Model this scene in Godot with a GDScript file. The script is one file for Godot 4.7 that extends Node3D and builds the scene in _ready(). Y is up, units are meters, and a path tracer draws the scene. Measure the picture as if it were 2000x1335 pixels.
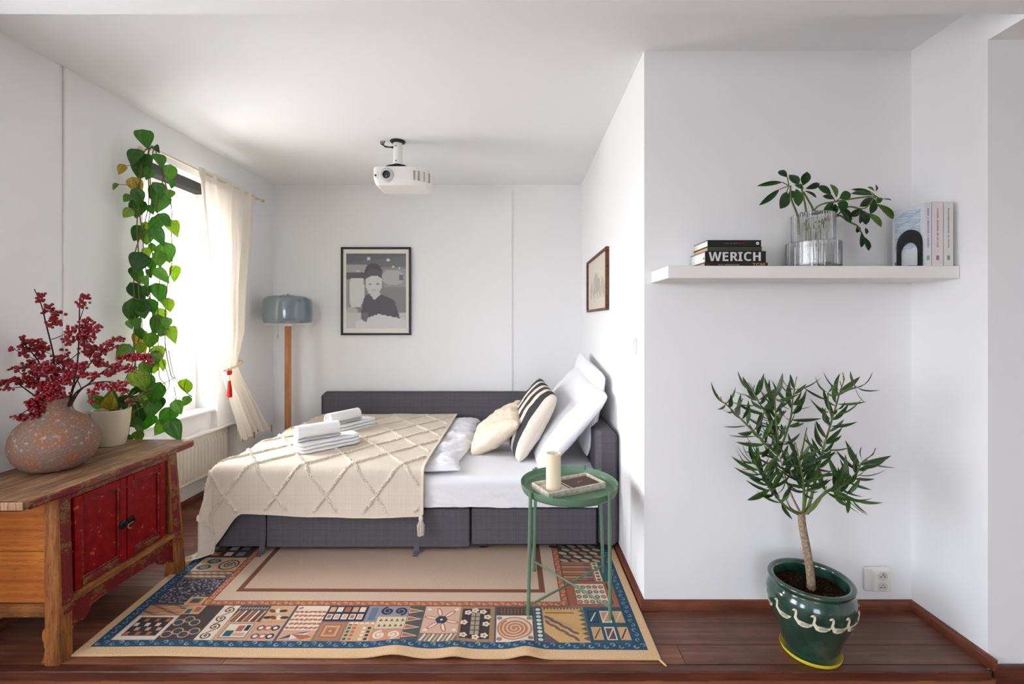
extends Node3D
# Metres, y up. Platform floor at y = 0, camera at the origin's x and z, looking along -z.

class Shape:
	var v := PackedVector3Array()
	var n := PackedVector3Array()
	var uv := PackedVector2Array()
	var c := PackedColorArray()
	var ix := PackedInt32Array()
	var tint := Color.WHITE

	func vert(p: Vector3, nn: Vector3, t := Vector2.ZERO) -> int:
		v.append(p)
		n.append(nn)
		uv.append(t)
		c.append(tint)
		return v.size() - 1

	func tri(a: int, b: int, d: int) -> void:
		# clockwise front faces that agree with the given normals
		var fn := (v[d] - v[a]).cross(v[b] - v[a])
		if fn.dot(n[a] + n[b] + n[d]) < 0.0:
			ix.append_array([a, d, b])
		else:
			ix.append_array([a, b, d])

	func quad(a: int, b: int, d: int, e: int) -> void:
		tri(a, b, d)
		tri(a, d, e)

	# a box with softened edges
	func box(at: Vector3, size: Vector3, bev := 0.0, turn := Basis()) -> Shape:
		var h := size / 2.0
		bev = minf(bev, minf(h.x, minf(h.y, h.z)) * 0.98)
		var id := {}
		for ax in 3:
			for sg in [-1, 1]:
				var nn := Vector3.ZERO
				nn[ax] = sg
				var b := (ax + 1) % 3
				var d := (ax + 2) % 3
				var q := []
				for k in [[-1, -1], [1, -1], [1, 1], [-1, 1]]:
					var p := Vector3.ZERO
					p[ax] = sg * h[ax]
					p[b] = k[0] * (h[b] - bev)
					p[d] = k[1] * (h[d] - bev)
					var t := Vector2((p[b] / size[b]) + 0.5, (p[d] / size[d]) + 0.5)
					var w := vert(at + turn * p, turn * nn, t)
					q.append(w)
					var s := [0, 0, 0]
					s[ax] = sg
					s[b] = k[0]
					s[d] = k[1]
					id[[ax, s[0], s[1], s[2]]] = w
				quad(q[0], q[1], q[2], q[3])
		if bev > 0.0:
			for ax in 3:
				var b := (ax + 1) % 3
				var d := (ax + 2) % 3
				for sb in [-1, 1]:
					for sd in [-1, 1]:
						var lo := [0, 0, 0]
						var hi := [0, 0, 0]
						lo[ax] = -1
						hi[ax] = 1
						lo[b] = sb
						hi[b] = sb
						lo[d] = sd
						hi[d] = sd
						quad(id[[b, lo[0], lo[1], lo[2]]], id[[b, hi[0], hi[1], hi[2]]], id[[d, hi[0], hi[1], hi[2]]], id[[d, lo[0], lo[1], lo[2]]])
			for sx in [-1, 1]:
				for sy in [-1, 1]:
					for sz in [-1, 1]:
						tri(id[[0, sx, sy, sz]], id[[1, sx, sy, sz]], id[[2, sx, sy, sz]])
		return self

	# box given by two corners
	func span(a: Vector3, b: Vector3, bev := 0.0) -> Shape:
		return box((a + b) / 2.0, (b - a).abs(), bev)

	# sheet of points f(u, v), u and v from 0 to 1
	func grid(nu: int, nv: int, f: Callable, flip := false, ring := false) -> Shape:
		var p := PackedVector3Array()
		p.resize((nu + 1) * (nv + 1))
		for j in nv + 1:
			for i in nu + 1:
				p[j * (nu + 1) + i] = f.call(float(i) / nu, float(j) / nv)
		return points(nu, nv, p, flip, ring)

	func points(nu: int, nv: int, p: PackedVector3Array, flip := false, ring := false) -> Shape:
		var w := nu + 1
		var first := v.size()
		for j in nv + 1:
			for i in w:
				var a := i - 1 if i > 0 else (nu - 1 if ring else 0)
				var b := i + 1 if i < nu else (1 if ring else nu)
				var du := p[j * w + b] - p[j * w + a]
				var dv := p[mini(j + 1, nv) * w + i] - p[maxi(j - 1, 0) * w + i]
				var nn := du.cross(dv)
				if nn.length_squared() < 1e-18:
					var j2 := j + 1 if j == 0 else j - 1
					nn = (p[j2 * w + b] - p[j2 * w + a]).cross(dv)
				nn = nn.normalized()
				vert(p[j * w + i], -nn if flip else nn, Vector2(float(i) / nu, float(j) / nv))
		for j in nv:
			for i in nu:
				var k := first + j * w + i
				quad(k, k + 1, k + w + 1, k + w)
		return self

	# profile of (radius, height) turned round the y axis; rings may be shaped by f(angle, row) -> radius factor
	func lathe(prof: Array, seg: int, at := Vector3.ZERO, f = null, turn := Basis()) -> Shape:
		var rows := prof.size()
		var p := PackedVector3Array()
		for j in rows:
			for i in seg + 1:
				var a := TAU * i / seg
				var r: float = prof[j].x
				if f != null:
					r *= f.call(a, float(j) / (rows - 1))
				p.append(at + turn * Vector3(cos(a) * r, prof[j].y, sin(a) * r))
		return points(seg, rows - 1, p, true, true)

	# round tube along points
	func tube(path: Array, r0: float, r1: float, seg := 6, caps := true) -> Shape:
		var m := path.size()
		var p := PackedVector3Array()
		var up := Vector3.UP
		var dir0: Vector3 = (path[1] - path[0]).normalized()
		if absf(dir0.dot(up)) > 0.9:
			up = Vector3.RIGHT
		for j in m:
			var dir: Vector3 = (path[mini(j + 1, m - 1)] - path[maxi(j - 1, 0)]).normalized()
			var s := dir.cross(up).normalized()
			up = s.cross(dir).normalized()
			var r := lerpf(r0, r1, float(j) / (m - 1))
			for i in seg + 1:
				var a := TAU * i / seg
				p.append(path[j] + (s * cos(a) + up * sin(a)) * r)
		points(seg, m - 1, p, false, true)
		if caps:
			for e in [0, m - 1]:
				var dir: Vector3 = (path[0] - path[1]).normalized() if e == 0 else (path[m - 1] - path[m - 2]).normalized()
				var mid := vert(path[e], dir)
				var ringed := []
				for i in seg + 1:
					ringed.append(vert(p[e * (seg + 1) + i], dir))
				for i in seg:
					tri(mid, ringed[i], ringed[i + 1])
		return self

	func ball(at: Vector3, r: Vector3, seg := 10, rows := 6) -> Shape:
		var p := PackedVector3Array()
		for j in rows + 1:
			var b := PI * j / rows - PI / 2
			for i in seg + 1:
				var a := TAU * i / seg
				p.append(at + Vector3(cos(a) * cos(b) * r.x, sin(b) * r.y, sin(a) * cos(b) * r.z))
		return points(seg, rows, p, true, true)

	# flat outline (x, y) given thickness along z, placed by t
	func plate(outline: PackedVector2Array, thick: float, t: Transform3D) -> Shape:
		var tris := Geometry2D.triangulate_polygon(outline)
		for side in [0.5, -0.5]:
			var nn := t.basis * Vector3(0, 0, side * 2.0)
			var first := v.size()
			for q in outline:
				vert(t * Vector3(q.x, q.y, thick * side), nn, q)
			for k in range(0, tris.size(), 3):
				tri(first + tris[k], first + tris[k + 1], first + tris[k + 2])
		var m := outline.size()
		var turn := 1.0 if Geometry2D.is_polygon_clockwise(outline) else -1.0
		for k in m:
			var a := outline[k]
			var b := outline[(k + 1) % m]
			var e := (b - a).normalized()
			var nn := t.basis * Vector3(-e.y * turn, e.x * turn, 0)
			quad(vert(t * Vector3(a.x, a.y, thick / 2), nn), vert(t * Vector3(b.x, b.y, thick / 2), nn), vert(t * Vector3(b.x, b.y, -thick / 2), nn), vert(t * Vector3(a.x, a.y, -thick / 2), nn))
		return self

	# one leaf: base at o, midrib towards d (length = |d|), blade across s (half width = |s|)
	func leaf(o: Vector3, d: Vector3, s: Vector3, kind := 0, droop := 0.15, fold := 0.12, rows := 7) -> Shape:
		var nn := s.cross(d).normalized()
		var len := d.length()
		var f := func(u: float, t: float) -> Vector3:
			var x := u * 2.0 - 1.0
			var w := 0.0
			var y := t
			if kind == 0:
				w = pow(sin(PI * pow(t, 0.58)), 0.95) if t < 1.0 else 0.0
				y = t - 0.2 * absf(x) * (1.0 - t) * (1.0 - t)
			elif kind == 1:
				w = pow(maxf(sin(PI * pow(t, 0.9)), 0.0), 0.85)
			else:
				w = pow(maxf(sin(PI * pow(t, 1.25)), 0.0), 0.7)
			return o + d * y + s * (x * w) + nn * len * (-droop * t * t + fold * absf(x) * w)
		return grid(4, rows, f)

	func mesh() -> ArrayMesh:
		var a := []
		a.resize(Mesh.ARRAY_MAX)
		a[Mesh.ARRAY_VERTEX] = v
		a[Mesh.ARRAY_NORMAL] = n
		a[Mesh.ARRAY_TEX_UV] = uv
		a[Mesh.ARRAY_COLOR] = c
		a[Mesh.ARRAY_INDEX] = ix
		var m := ArrayMesh.new()
		m.add_surface_from_arrays(Mesh.PRIMITIVE_TRIANGLES, a)
		return m


# simple painter for printed and woven patterns
class Painter:
	var im: Image
	func _init(w: int, h: int, col: Color) -> void:
		im = Image.create(w, h, false, Image.FORMAT_RGB8)
		im.fill(col)
	func rect(x0: float, y0: float, x1: float, y1: float, col: Color) -> void:
		var a := Rect2i(roundi(minf(x0, x1)), roundi(minf(y0, y1)), maxi(1, roundi(absf(x1 - x0))), maxi(1, roundi(absf(y1 - y0))))
		im.fill_rect(a, col)
	func poly(pts: Array, col: Color) -> void:
		var lo := 1e9
		var hi := -1e9
		for p in pts:
			lo = minf(lo, p.y)
			hi = maxf(hi, p.y)
		for y in range(maxi(0, floori(lo)), mini(im.get_height(), ceili(hi) + 1)):
			var xs := []
			for k in pts.size():
				var a: Vector2 = pts[k]
				var b: Vector2 = pts[(k + 1) % pts.size()]
				if (a.y <= y and b.y > y) or (b.y <= y and a.y > y):
					xs.append(a.x + (y - a.y) / (b.y - a.y) * (b.x - a.x))
			xs.sort()
			for k in range(0, xs.size() - 1, 2):
				var x0 := floori(xs[k])
				var x1 := ceili(xs[k + 1])
				im.fill_rect(Rect2i(x0, y, maxi(1, x1 - x0), 1), col)
	func oval(x: float, y: float, rx: float, ry: float, col: Color, turn := 0.0) -> void:
		var pts := []
		for k in 20:
			var a := TAU * k / 20
			pts.append(Vector2(x, y) + Vector2(cos(a) * rx, sin(a) * ry).rotated(turn))
		poly(pts, col)
	func stroke(pts: Array, w: float, col: Color) -> void:
		for k in pts.size() - 1:
			var a: Vector2 = pts[k]
			var b: Vector2 = pts[k + 1]
			var s := (b - a).normalized().orthogonal() * w / 2
			var e := (b - a).normalized() * w / 4
			poly([a - e + s, b + e + s, b + e - s, a - e - s], col)
	func spiral(x: float, y: float, r: float, turns: float, w: float, col: Color, start := 0.0, sy := 1.0) -> void:
		var pts := []
		var m := int(turns * 18)
		for k in m + 1:
			var t := float(k) / m
			var a := start + t * turns * TAU
			pts.append(Vector2(x + cos(a) * r * t, y + sin(a) * r * t * sy))
		stroke(pts, w, col)


var taken := {}
var rng := RandomNumberGenerator.new()
var M := {}

func numbered(called: String) -> String:
	if not taken.has(called):
		taken[called] = 0
		return called
	taken[called] += 1
	return "%s_%03d" % [called, taken[called]]

func obj(called: String, sh: Shape, m: Material, parent: Node = null) -> MeshInstance3D:
	return place(called, sh.mesh(), m, parent)

func place(called: String, me: Mesh, m: Material, parent: Node = null, t := Transform3D()) -> MeshInstance3D:
	var o := MeshInstance3D.new()
	o.mesh = me
	o.material_override = m
	o.transform = t
	if parent == null:
		o.name = numbered(called)
		add_child(o)
	else:
		o.name = called
		parent.add_child(o, true)
	return o

func tag(o: Node, label: String, category := "", group := "", kind := "") -> Node:
	if label:
		o.set_meta("label", label)
	if category:
		o.set_meta("category", category)
	if group:
		o.set_meta("group", group)
	if kind:
		o.set_meta("kind", kind)
	return o

# a node at a thing's base; parts given in world metres are built with shift() below
func thing(called: String, label: String, category: String, group := "") -> Node3D:
	var o := Node3D.new()
	o.name = numbered(called)
	add_child(o)
	tag(o, label, category, group)
	return o

func structure(called: String, sh: Shape, m: Material) -> MeshInstance3D:
	var o := obj(called, sh, m)
	o.set_meta("kind", "structure")
	return o

# moves a thing's node to its base without moving its parts
func settle(o: Node3D, at: Vector3) -> void:
	o.position = at
	for k in o.get_children():
		if k is Node3D:
			k.position -= at

func V(x: float, y: float, z: float) -> Vector3:
	return Vector3(x, y, z)

func curve(pts: Array, steps := 4) -> Array:
	var out := []
	for k in pts.size() - 1:
		var a: Vector3 = pts[maxi(k - 1, 0)]
		var b: Vector3 = pts[k]
		var d: Vector3 = pts[k + 1]
		var e: Vector3 = pts[mini(k + 2, pts.size() - 1)]
		for i in steps:
			out.append(b.cubic_interpolate(d, a, e, float(i) / steps))
	out.append(pts[-1])
	return out

# ---------------------------------------------------------------- materials
func noise(seed_: int, freq: float, oct := 4) -> FastNoiseLite:
	var f := FastNoiseLite.new()
	f.seed = seed_
	f.frequency = freq
	f.fractal_octaves = oct
	f.noise_type = FastNoiseLite.TYPE_SIMPLEX_SMOOTH
	return f

func ramp_tex(seed_: int, freq: float, stops: Array, size := 512, oct := 5) -> NoiseTexture2D:
	var t := NoiseTexture2D.new()
	t.width = size
	t.height = size
	t.seamless = true
	t.noise = noise(seed_, freq, oct)
	var g := Gradient.new()
	g.offsets = PackedFloat32Array(stops.map(func(s): return s[0]))
	g.colors = PackedColorArray(stops.map(func(s): return Color(s[1])))
	t.color_ramp = g
	return t

func grey_tex(seed_: int, freq: float, size := 256, oct := 4) -> NoiseTexture2D:
	return ramp_tex(seed_, freq, [[0.0, "000000"], [1.0, "ffffff"]], size, oct)

func mat(col: String, rough := 0.8, spec := 0.5) -> StandardMaterial3D:
	var m := StandardMaterial3D.new()
	m.albedo_color = Color(col)
	m.roughness = rough
	m.metallic_specular = spec
	return m

func skin(m: StandardMaterial3D, tex: Texture2D, scale: Vector3, triplanar := true, offset := Vector3.ZERO) -> StandardMaterial3D:
	m.albedo_texture = tex
	m.uv1_scale = scale
	m.uv1_offset = offset
	m.uv1_triplanar = triplanar
	if triplanar:
		m.uv1_world_triplanar = true
		m.uv1_triplanar_sharpness = 6.0
	return m

func relief(m: StandardMaterial3D, tex: Texture2D, cm: float) -> StandardMaterial3D:
	m.heightmap_enabled = true
	m.heightmap_texture = tex
	m.heightmap_scale = cm
	return m

func picture(p: Painter) -> ImageTexture:
	p.im.generate_mipmaps()
	return ImageTexture.create_from_image(p.im)

# grain: long streaks along u with rings and flecks, between two colours
func wood_tex(seed_: int, dark: Color, light: Color, fleck: Color, stretch := 14.0, w := 512, upright := false) -> ImageTexture:
	var im := Image.create(w, w, false, Image.FORMAT_RGB8)
	var a := noise(seed_, 0.012, 4)
	var b := noise(seed_ + 1, 0.05, 2)
	var d := noise(seed_ + 2, 0.006, 3)
	for y in w:
		for x in w:
			# fold so that the picture repeats without a seam
			var fx := absf(x - w / 2.0)
			var fy := absf(y - w / 2.0)
			var g := 0.5 + 0.5 * a.get_noise_2d(fx / stretch * 3.0, fy * 6.0)
			var fine := b.get_noise_2d(fx / stretch * 2.0, fy * 9.0)
			var big := d.get_noise_2d(fx, fy * 2.0 + 300.0)
			var t := clampf(g + 0.25 * fine + 0.45 * big, 0.0, 1.0)
			var col := dark.lerp(light, t)
			if fine > 0.42:
				col = col.lerp(fleck, 0.55)
			if upright:
				im.set_pixel(y, x, col)
			else:
				im.set_pixel(x, y, col)
	im.generate_mipmaps()
	return ImageTexture.create_from_image(im)

# old paint rubbed through to the wood
func worn_tex(seed_: int, paint: Color, wood: Color, share: float, w := 512) -> ImageTexture:
	var im := Image.create(w, w, false, Image.FORMAT_RGB8)
	var a := noise(seed_, 0.007, 3)
	var b := noise(seed_ + 1, 0.06, 4)
	for y in w:
		for x in w:
			var fx := absf(x - w / 2.0)
			var fy := absf(y - w / 2.0)
			var t := 0.5 + 0.5 * (0.9 * a.get_noise_2d(fx, fy * 1.6) + 0.55 * b.get_noise_2d(fx * 0.6, fy))
			var fine := b.get_noise_2d(fx * 2.0, fy * 3.0 + 70.0)
			var p := paint.lerp(paint.darkened(0.35), clampf(0.5 + fine, 0.0, 1.0))
			var q := wood.lerp(wood.darkened(0.45), clampf(0.5 + fine * 1.4, 0.0, 1.0))
			im.set_pixel(x, y, p.lerp(q, smoothstep(1.0 - share - 0.03, 1.0 - share + 0.03, t)))
	im.generate_mipmaps()
	return ImageTexture.create_from_image(im)

# fired clay: brown ground, rust patches, scattered chalky specks and scuffs
func clay_tex(seed_: int, w := 512) -> ImageTexture:
	var im := Image.create(w, w, false, Image.FORMAT_RGB8)
	var a := noise(seed_, 0.011, 3)
	var b := noise(seed_ + 1, 0.10, 3)
	var d := noise(seed_ + 2, 0.03, 4)
	for y in w:
		for x in w:
			var fx := absf(x - w / 2.0)
			var fy := absf(y - w / 2.0)
			var patch := smoothstep(0.05, 0.4, a.get_noise_2d(fx, fy))
			var grain := b.get_noise_2d(fx, fy)
			var col := Color("8b7163").lerp(Color("a2694c"), patch * 0.75).lerp(Color("6f594d"), clampf(-grain, 0.0, 1.0) * 0.5)
			var chalk := smoothstep(0.30, 0.62, d.get_noise_2d(fx + 90.0, fy)) * 0.5 + smoothstep(0.42, 0.6, grain) * 0.6
			im.set_pixel(x, y, col.lerp(Color("d8cfc6"), clampf(chalk, 0.0, 0.85)))
	im.generate_mipmaps()
	return ImageTexture.create_from_image(im)

# heathered plain weave
func weave_tex(seed_: int, base: Color, spread: float, w := 256) -> ImageTexture:
	var r := RandomNumberGenerator.new()
	r.seed = seed_
	var rows := []
	var cols := []
	for k in w:
		rows.append(r.randf_range(-1, 1))
		cols.append(r.randf_range(-1, 1))
	var im := Image.create(w, w, false, Image.FORMAT_RGB8)
	var a := noise(seed_, 0.03, 2)
	for y in w:
		for x in w:
			var rr: float = rows[y] * (0.6 + 0.8 * a.get_noise_2d(x * 0.5, y * 7.0))
			var cc: float = cols[x] * (0.6 + 0.8 * a.get_noise_2d(x * 7.0 + 900.0, y * 0.5))
			var t: float = 1.0 + spread * ((rr if (x + y) % 2 == 0 else cc) + 0.5 * r.randf_range(-1, 1))
			im.set_pixel(x, y, Color(base.r * t, base.g * t, base.b * t))
	im.generate_mipmaps()
	return ImageTexture.create_from_image(im)

# ---------------------------------------------------------------- scene
func _ready() -> void:
	rng.seed = 7
	# camera: level 16 mm lens, slightly raised and shifted
	var cam := Camera3D.new()
	cam.name = "camera"
	cam.projection = Camera3D.PROJECTION_FRUSTUM
	cam.near = 0.05
	cam.far = 60.0
	cam.size = 1335.0 / 889.0 * 0.05
	cam.frustum_offset = Vector2(-10.0, -40.5) / 889.0 * 0.05
	cam.position = V(0, 1.28, 0)
	cam.current = true
	add_child(cam)
	# overcast sky
	var sky := ProceduralSkyMaterial.new()
	sky.sky_top_color = Color(0.86, 0.9, 0.96)
	sky.sky_horizon_color = Color(0.95, 0.96, 0.97)
	sky.ground_horizon_color = Color(0.8, 0.8, 0.79)
	sky.ground_bottom_color = Color(0.62, 0.61, 0.59)
	sky.sky_energy_multiplier = 2.2
	sky.ground_energy_multiplier = 2.0
	var env := Environment.new()
	env.background_mode = Environment.BG_SKY
	env.sky = Sky.new()
	env.sky.sky_material = sky
	env.tonemap_mode = Environment.TONE_MAPPER_LINEAR
	env.tonemap_exposure = 2.05
	env.sdfgi_enabled = true
	env.ssao_enabled = true
	env.ssil_enabled = true
	var we := WorldEnvironment.new()
	we.name = "surroundings"
	we.environment = env
	add_child(we)
	# daylight through the windows: one in the alcove, two on the same street side in the front room
	daylight("daylight_alcove", V(-2.95, 1.85, -2.94), Vector2(1.5, 2.2), Color(1.0, 0.995, 0.99), 15.5, -PI / 2, 0.4)
	daylight("daylight_front_room", V(-2.3, 1.36, -0.75), Vector2(1.06, 1.58), Color(0.96, 0.98, 1.0), 1.75)
	daylight("daylight_front_room_far", V(-2.3, 1.36, 0.95), Vector2(1.06, 1.58), Color(0.96, 0.98, 1.0), 2.0)

	materials()
	room()
	window_and_radiator()
	sofa_bed()
	console()
	rug()
	bedding()
	curtain()
	floor_lamp()
	pictures()
	projector()
	side_table()
	shelf()
	oleander()
	pothos()
	berries()
	small_fittings()

func daylight(called: String, at: Vector3, size: Vector2, col: Color, energy: float, turn := -PI / 2, dip := 0.0) -> void:
	var l := AreaLight3D.new()
	l.name = called
	l.area_size = size
	l.light_color = col
	l.light_energy = energy
	l.shadow_enabled = true
	l.area_range = 12.0
	l.area_attenuation = 2.0
	l.position = at
	l.rotation.y = turn   # -90 degrees: shines along +x
	l.rotate_object_local(Vector3.RIGHT, -dip)   # sky light comes from above
	add_child(l)

func materials() -> void:
	M.wall = mat("f3f3f4", 0.92, 0.3)
	M.ceiling = mat("f4f4f5", 0.95, 0.2)
	M.white_paint = mat("f3f3f1", 0.4, 0.5)
	M.white_gloss = mat("f4f4f2", 0.25, 0.5)
	M.white_plastic = mat("eceae6", 0.35, 0.5)
	M.black = mat("17171a", 0.45, 0.5)
	M.dark = mat("26262a", 0.7, 0.4)
	M.shelf = mat("efedea", 0.45, 0.45)
	var walnut := wood_tex(11, Color("5f3a2a"), Color("966853"), Color("42281d"), 16.0)
	M.plank = []
	for k in 5:
		var m := mat(["ffffff", "e4d8d2", "f6e6dc", "d6cbc8", "ffe9d8"][k], 0.42, 0.5)
		skin(m, walnut, Vector3(0.9, 0.9, 0.9), true, Vector3(0.37 * k, 0.11 * k, 0.23 * k))
		M.plank.append(m)
	M.board = skin(mat("e6c0ac", 0.45, 0.5), walnut, Vector3(1.1, 1.1, 1.1), true, Vector3(0.2, 0.5, 0.1))
	M.nosing = skin(mat("c2a39a", 0.4, 0.5), walnut, Vector3(1.1, 1.1, 1.1), true, Vector3(0.6, 0.3, 0.4))
	M.riser = skin(mat("ffffff", 0.5, 0.5), wood_tex(15, Color("6b3a1e"), Color("a4683c"), Color("4a2612"), 16.0, 256), Vector3(1, 1, 1))
	# console
	M.old_top = skin(mat("ffffff", 0.62, 0.4), wood_tex(21, Color("6b4b35"), Color("bd9570"), Color("43291b"), 12.0, 512, true), Vector3(1.4, 1.4, 1.4))
	relief(M.old_top, grey_tex(22, 0.04), 0.15)
	M.pine = skin(mat("ffffff", 0.6, 0.4), wood_tex(25, Color("9c5018"), Color("cf8038"), Color("7c4014"), 10.0), Vector3(1.3, 1.3, 1.3))
	M.worn_upright = skin(mat("ffffff", 0.6, 0.4), wood_tex(28, Color("70401f"), Color("b87a40"), Color("4a2412"), 8.0, 512, true), Vector3(1.6, 1.6, 1.6))
	M.worn = skin(mat("ffffff", 0.6, 0.4), wood_tex(27, Color("70401f"), Color("b87a40"), Color("4a2412"), 8.0), Vector3(1.6, 1.6, 1.6))
	var lacquer := ramp_tex(31, 0.018, [[0.0, "6a0408"], [0.35, "82050a"], [0.72, "8e080d"], [0.80, "8a1014"], [0.84, "a85844"], [1.0, "c08666"]], 512, 7)
	M.red = skin(mat("ffffff", 0.5, 0.3), lacquer, Vector3(2.2, 2.2, 2.2))
	M.red_worn = skin(mat("ffffff", 0.5, 0.45), worn_tex(33, Color("86141a"), Color("9a6234"), 0.47), Vector3(1.6, 1.6, 1.6))
	M.iron = mat("2a2522", 0.55, 0.5)
	M.iron.metallic = 0.6
	M.brass = mat("b08d57", 0.35, 0.5)
	M.brass.metallic = 0.9
	# pottery
	M.terracotta = skin(mat("ffffff", 0.78, 0.35), clay_tex(41, 768), Vector3(1.3, 1.3, 1.3), true, Vector3(0.295, 0.168, 0.23))
	relief(M.terracotta, grey_tex(42, 0.03, 256, 5), 0.12)
	M.cream_pot = mat("ddd0b4", 0.5, 0.4)
	M.soil = relief(skin(mat("ffffff", 0.95, 0.2), ramp_tex(44, 0.06, [[0.0, "120c09"], [0.55, "2a1b14"], [0.8, "4a3426"], [1.0, "7a6450"]], 256, 5), Vector3(6, 6, 6)), grey_tex(45, 0.08), 0.6)
	M.glaze = skin(mat("ffffff", 0.16, 0.55), ramp_tex(47, 0.012, [[0.0, "14291f"], [0.4, "1c3a2f"], [0.7, "26483c"], [1.0, "4a5242"]], 256, 5), Vector3(2, 2, 2))
	M.glaze.clearcoat_enabled = true
	M.glaze.clearcoat = 0.6
	M.glaze.clearcoat_roughness = 0.08
	M.bisque = mat("ddd3ba", 0.55, 0.4)
	M.yellow = mat("e6d23a", 0.4, 0.5)
	# cloth
	M.linen = skin(mat("ffffff", 0.92, 0.25), weave_tex(51, Color("5d5a60"), 0.2), Vector3(4.2, 4.2, 4.2))
	M.sheet = relief(mat("ebebee", 0.85, 0.3), grey_tex(54, 0.02), 0.25)
	M.sheet.uv1_triplanar = true
	M.sheet.uv1_world_triplanar = true
	M.sheet.uv1_scale = Vector3(1.6, 1.6, 1.6)
	M.pillow = mat("eeeef2", 0.85, 0.3)
	M.terry = relief(mat("f3f2f3", 0.95, 0.2), grey_tex(56, 0.2, 256, 3), 0.25)
	M.terry.uv1_triplanar = true
	M.terry.uv1_scale = Vector3(5, 5, 5)
	M.throw = skin(mat("ffffff", 0.95, 0.2), weave_tex(58, Color("dccfbd"), 0.07), Vector3(5, 5, 5))
	M.throw_edge = mat("e4d9c8", 0.95, 0.2)
	M.satin = relief(mat("e6d6bf", 0.5, 0.5), grey_tex(60, 0.016, 256, 3), 0.5)
	M.satin.uv1_triplanar = true
	M.satin.uv1_world_triplanar = true
	M.satin.uv1_scale = Vector3(3.4, 1.3, 1.3)
	M.curtain = skin(mat("fdfbf7", 0.9, 0.2), weave_tex(62, Color("f6f2ea"), 0.03), Vector3(3, 3, 3))
	M.curtain.backlight_enabled = true
	M.curtain.backlight = Color(0.62, 0.61, 0.6)
	M.tan = mat("a5815e", 0.9, 0.2)
	M.tassel = mat("d23a2e", 0.8, 0.3)
	# leaves
	# leaf skins: pale midrib and side veins, lighter blotches
	var lr := RandomNumberGenerator.new()
	lr.seed = 88
	var lp := Painter.new(128, 128, Color(0.80, 0.80, 0.80))
	for k in 26:
		lp.oval(lr.randf_range(10, 118), lr.randf_range(5, 123), lr.randf_range(3, 9), lr.randf_range(8, 22), [Color(0.95, 0.97, 0.78), Color(0.68, 0.72, 0.7), Color(0.86, 0.9, 0.74)][k % 3], lr.randf_range(-0.6, 0.6))
	for k in 9:
		for sg in [-1, 1]:
			lp.stroke([Vector2(64, 8 + k * 12), Vector2(64 + sg * 30, 18 + k * 12), Vector2(64 + sg * 58, 34 + k * 12)], 1.6, Color(0.93, 0.96, 0.82))
	lp.rect(62, 0, 66, 128, Color(1.0, 1.0, 0.86))
	lp.im.resize(64, 64, Image.INTERPOLATE_BILINEAR)
	lp.im.resize(128, 128, Image.INTERPOLATE_CUBIC)
	var leaf_skin := picture(lp)
	M.leaf = []
	for k in [["386e22", "47801a"], ["4a862a", "58961c"], ["6c9c38", "7aa824"], ["a0b842", "accc30"], ["c0ac48", "c8b434"], ["2b5a1d", "356a16"]]:
		var m := mat(k[0], 0.38, 0.5)
		m.backlight_enabled = true
		m.backlight = Color(k[1])
		m.albedo_texture = leaf_skin
		M.leaf.append(m)
	M.vine = mat("6d6a3c", 0.7, 0.3)
	M.umbrella_leaf = []
	for k in ["1f4a1c", "295c20", "183c18", "5a7a28"]:
		var m := mat(k, 0.32, 0.5)
		m.backlight_enabled = true
		m.backlight = Color("2c5a18")
		m.albedo_texture = leaf_skin
		M.umbrella_leaf.append(m)
	M.oleander_leaf = []
	for k in ["3a5628", "44662e", "55783a", "2e4822"]:
		var m := mat(k, 0.42, 0.5)
		m.backlight_enabled = true
		m.backlight = Color("33602a")
		m.albedo_texture = leaf_skin
		M.oleander_leaf.append(m)
	M.bark = skin(mat("ffffff", 0.9, 0.2), ramp_tex(65, 0.04, [[0.0, "6e5a48"], [0.5, "94806c"], [1.0, "b7a591"]], 256), Vector3(6, 6, 6))
	M.green_stem = mat("6a7a44", 0.7, 0.3)
	M.twig = mat("33241f", 0.8, 0.3)
	M.berry = mat("8b091d", 0.35, 0.5)
	# metal, glass, light
	M.green_metal = mat("5f7f66", 0.4, 0.5)
	M.shade = mat("6f7d86", 0.12, 0.6)
	M.shade.clearcoat_enabled = true
	M.shade.clearcoat = 0.8
	M.shade.clearcoat_roughness = 0.05
	M.oak = skin(mat("ffffff", 0.55, 0.4), wood_tex(71, Color("a26a3e"), Color("c98e5c"), Color("8a5630"), 10.0, 256, true), Vector3(2, 2, 2))
	M.pane = mat("ffffff", 0.02, 0.5)
	M.pane.transparency = BaseMaterial3D.TRANSPARENCY_ALPHA
	M.pane.albedo_color = Color(1, 1, 1, 0.04)
	M.glass = mat("ffffff", 0.03, 0.5)
	M.glass.transparency = BaseMaterial3D.TRANSPARENCY_ALPHA
	M.glass.albedo_color = Color(1, 1, 1, 0.02)
	M.glass.refraction_enabled = true
	M.glass.refraction_scale = 0.05
	M.wax = mat("eadcc2", 0.5, 0.4)
	M.wax.subsurf_scatter_enabled = true
	M.wax.subsurf_scatter_strength = 0.35
	M.stone = skin(mat("ffffff", 0.6, 0.4), ramp_tex(74, 0.02, [[0.0, "b9ad9c"], [0.5, "d3cabc"], [1.0, "e4ddd2"]], 256, 5), Vector3(6, 6, 6))
	M.leather = mat("543c34", 0.6, 0.4)
	M.radiator = mat("e9e4d8", 0.4, 0.5)
	M.paper = mat("e9e6df", 0.9, 0.2)

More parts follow.
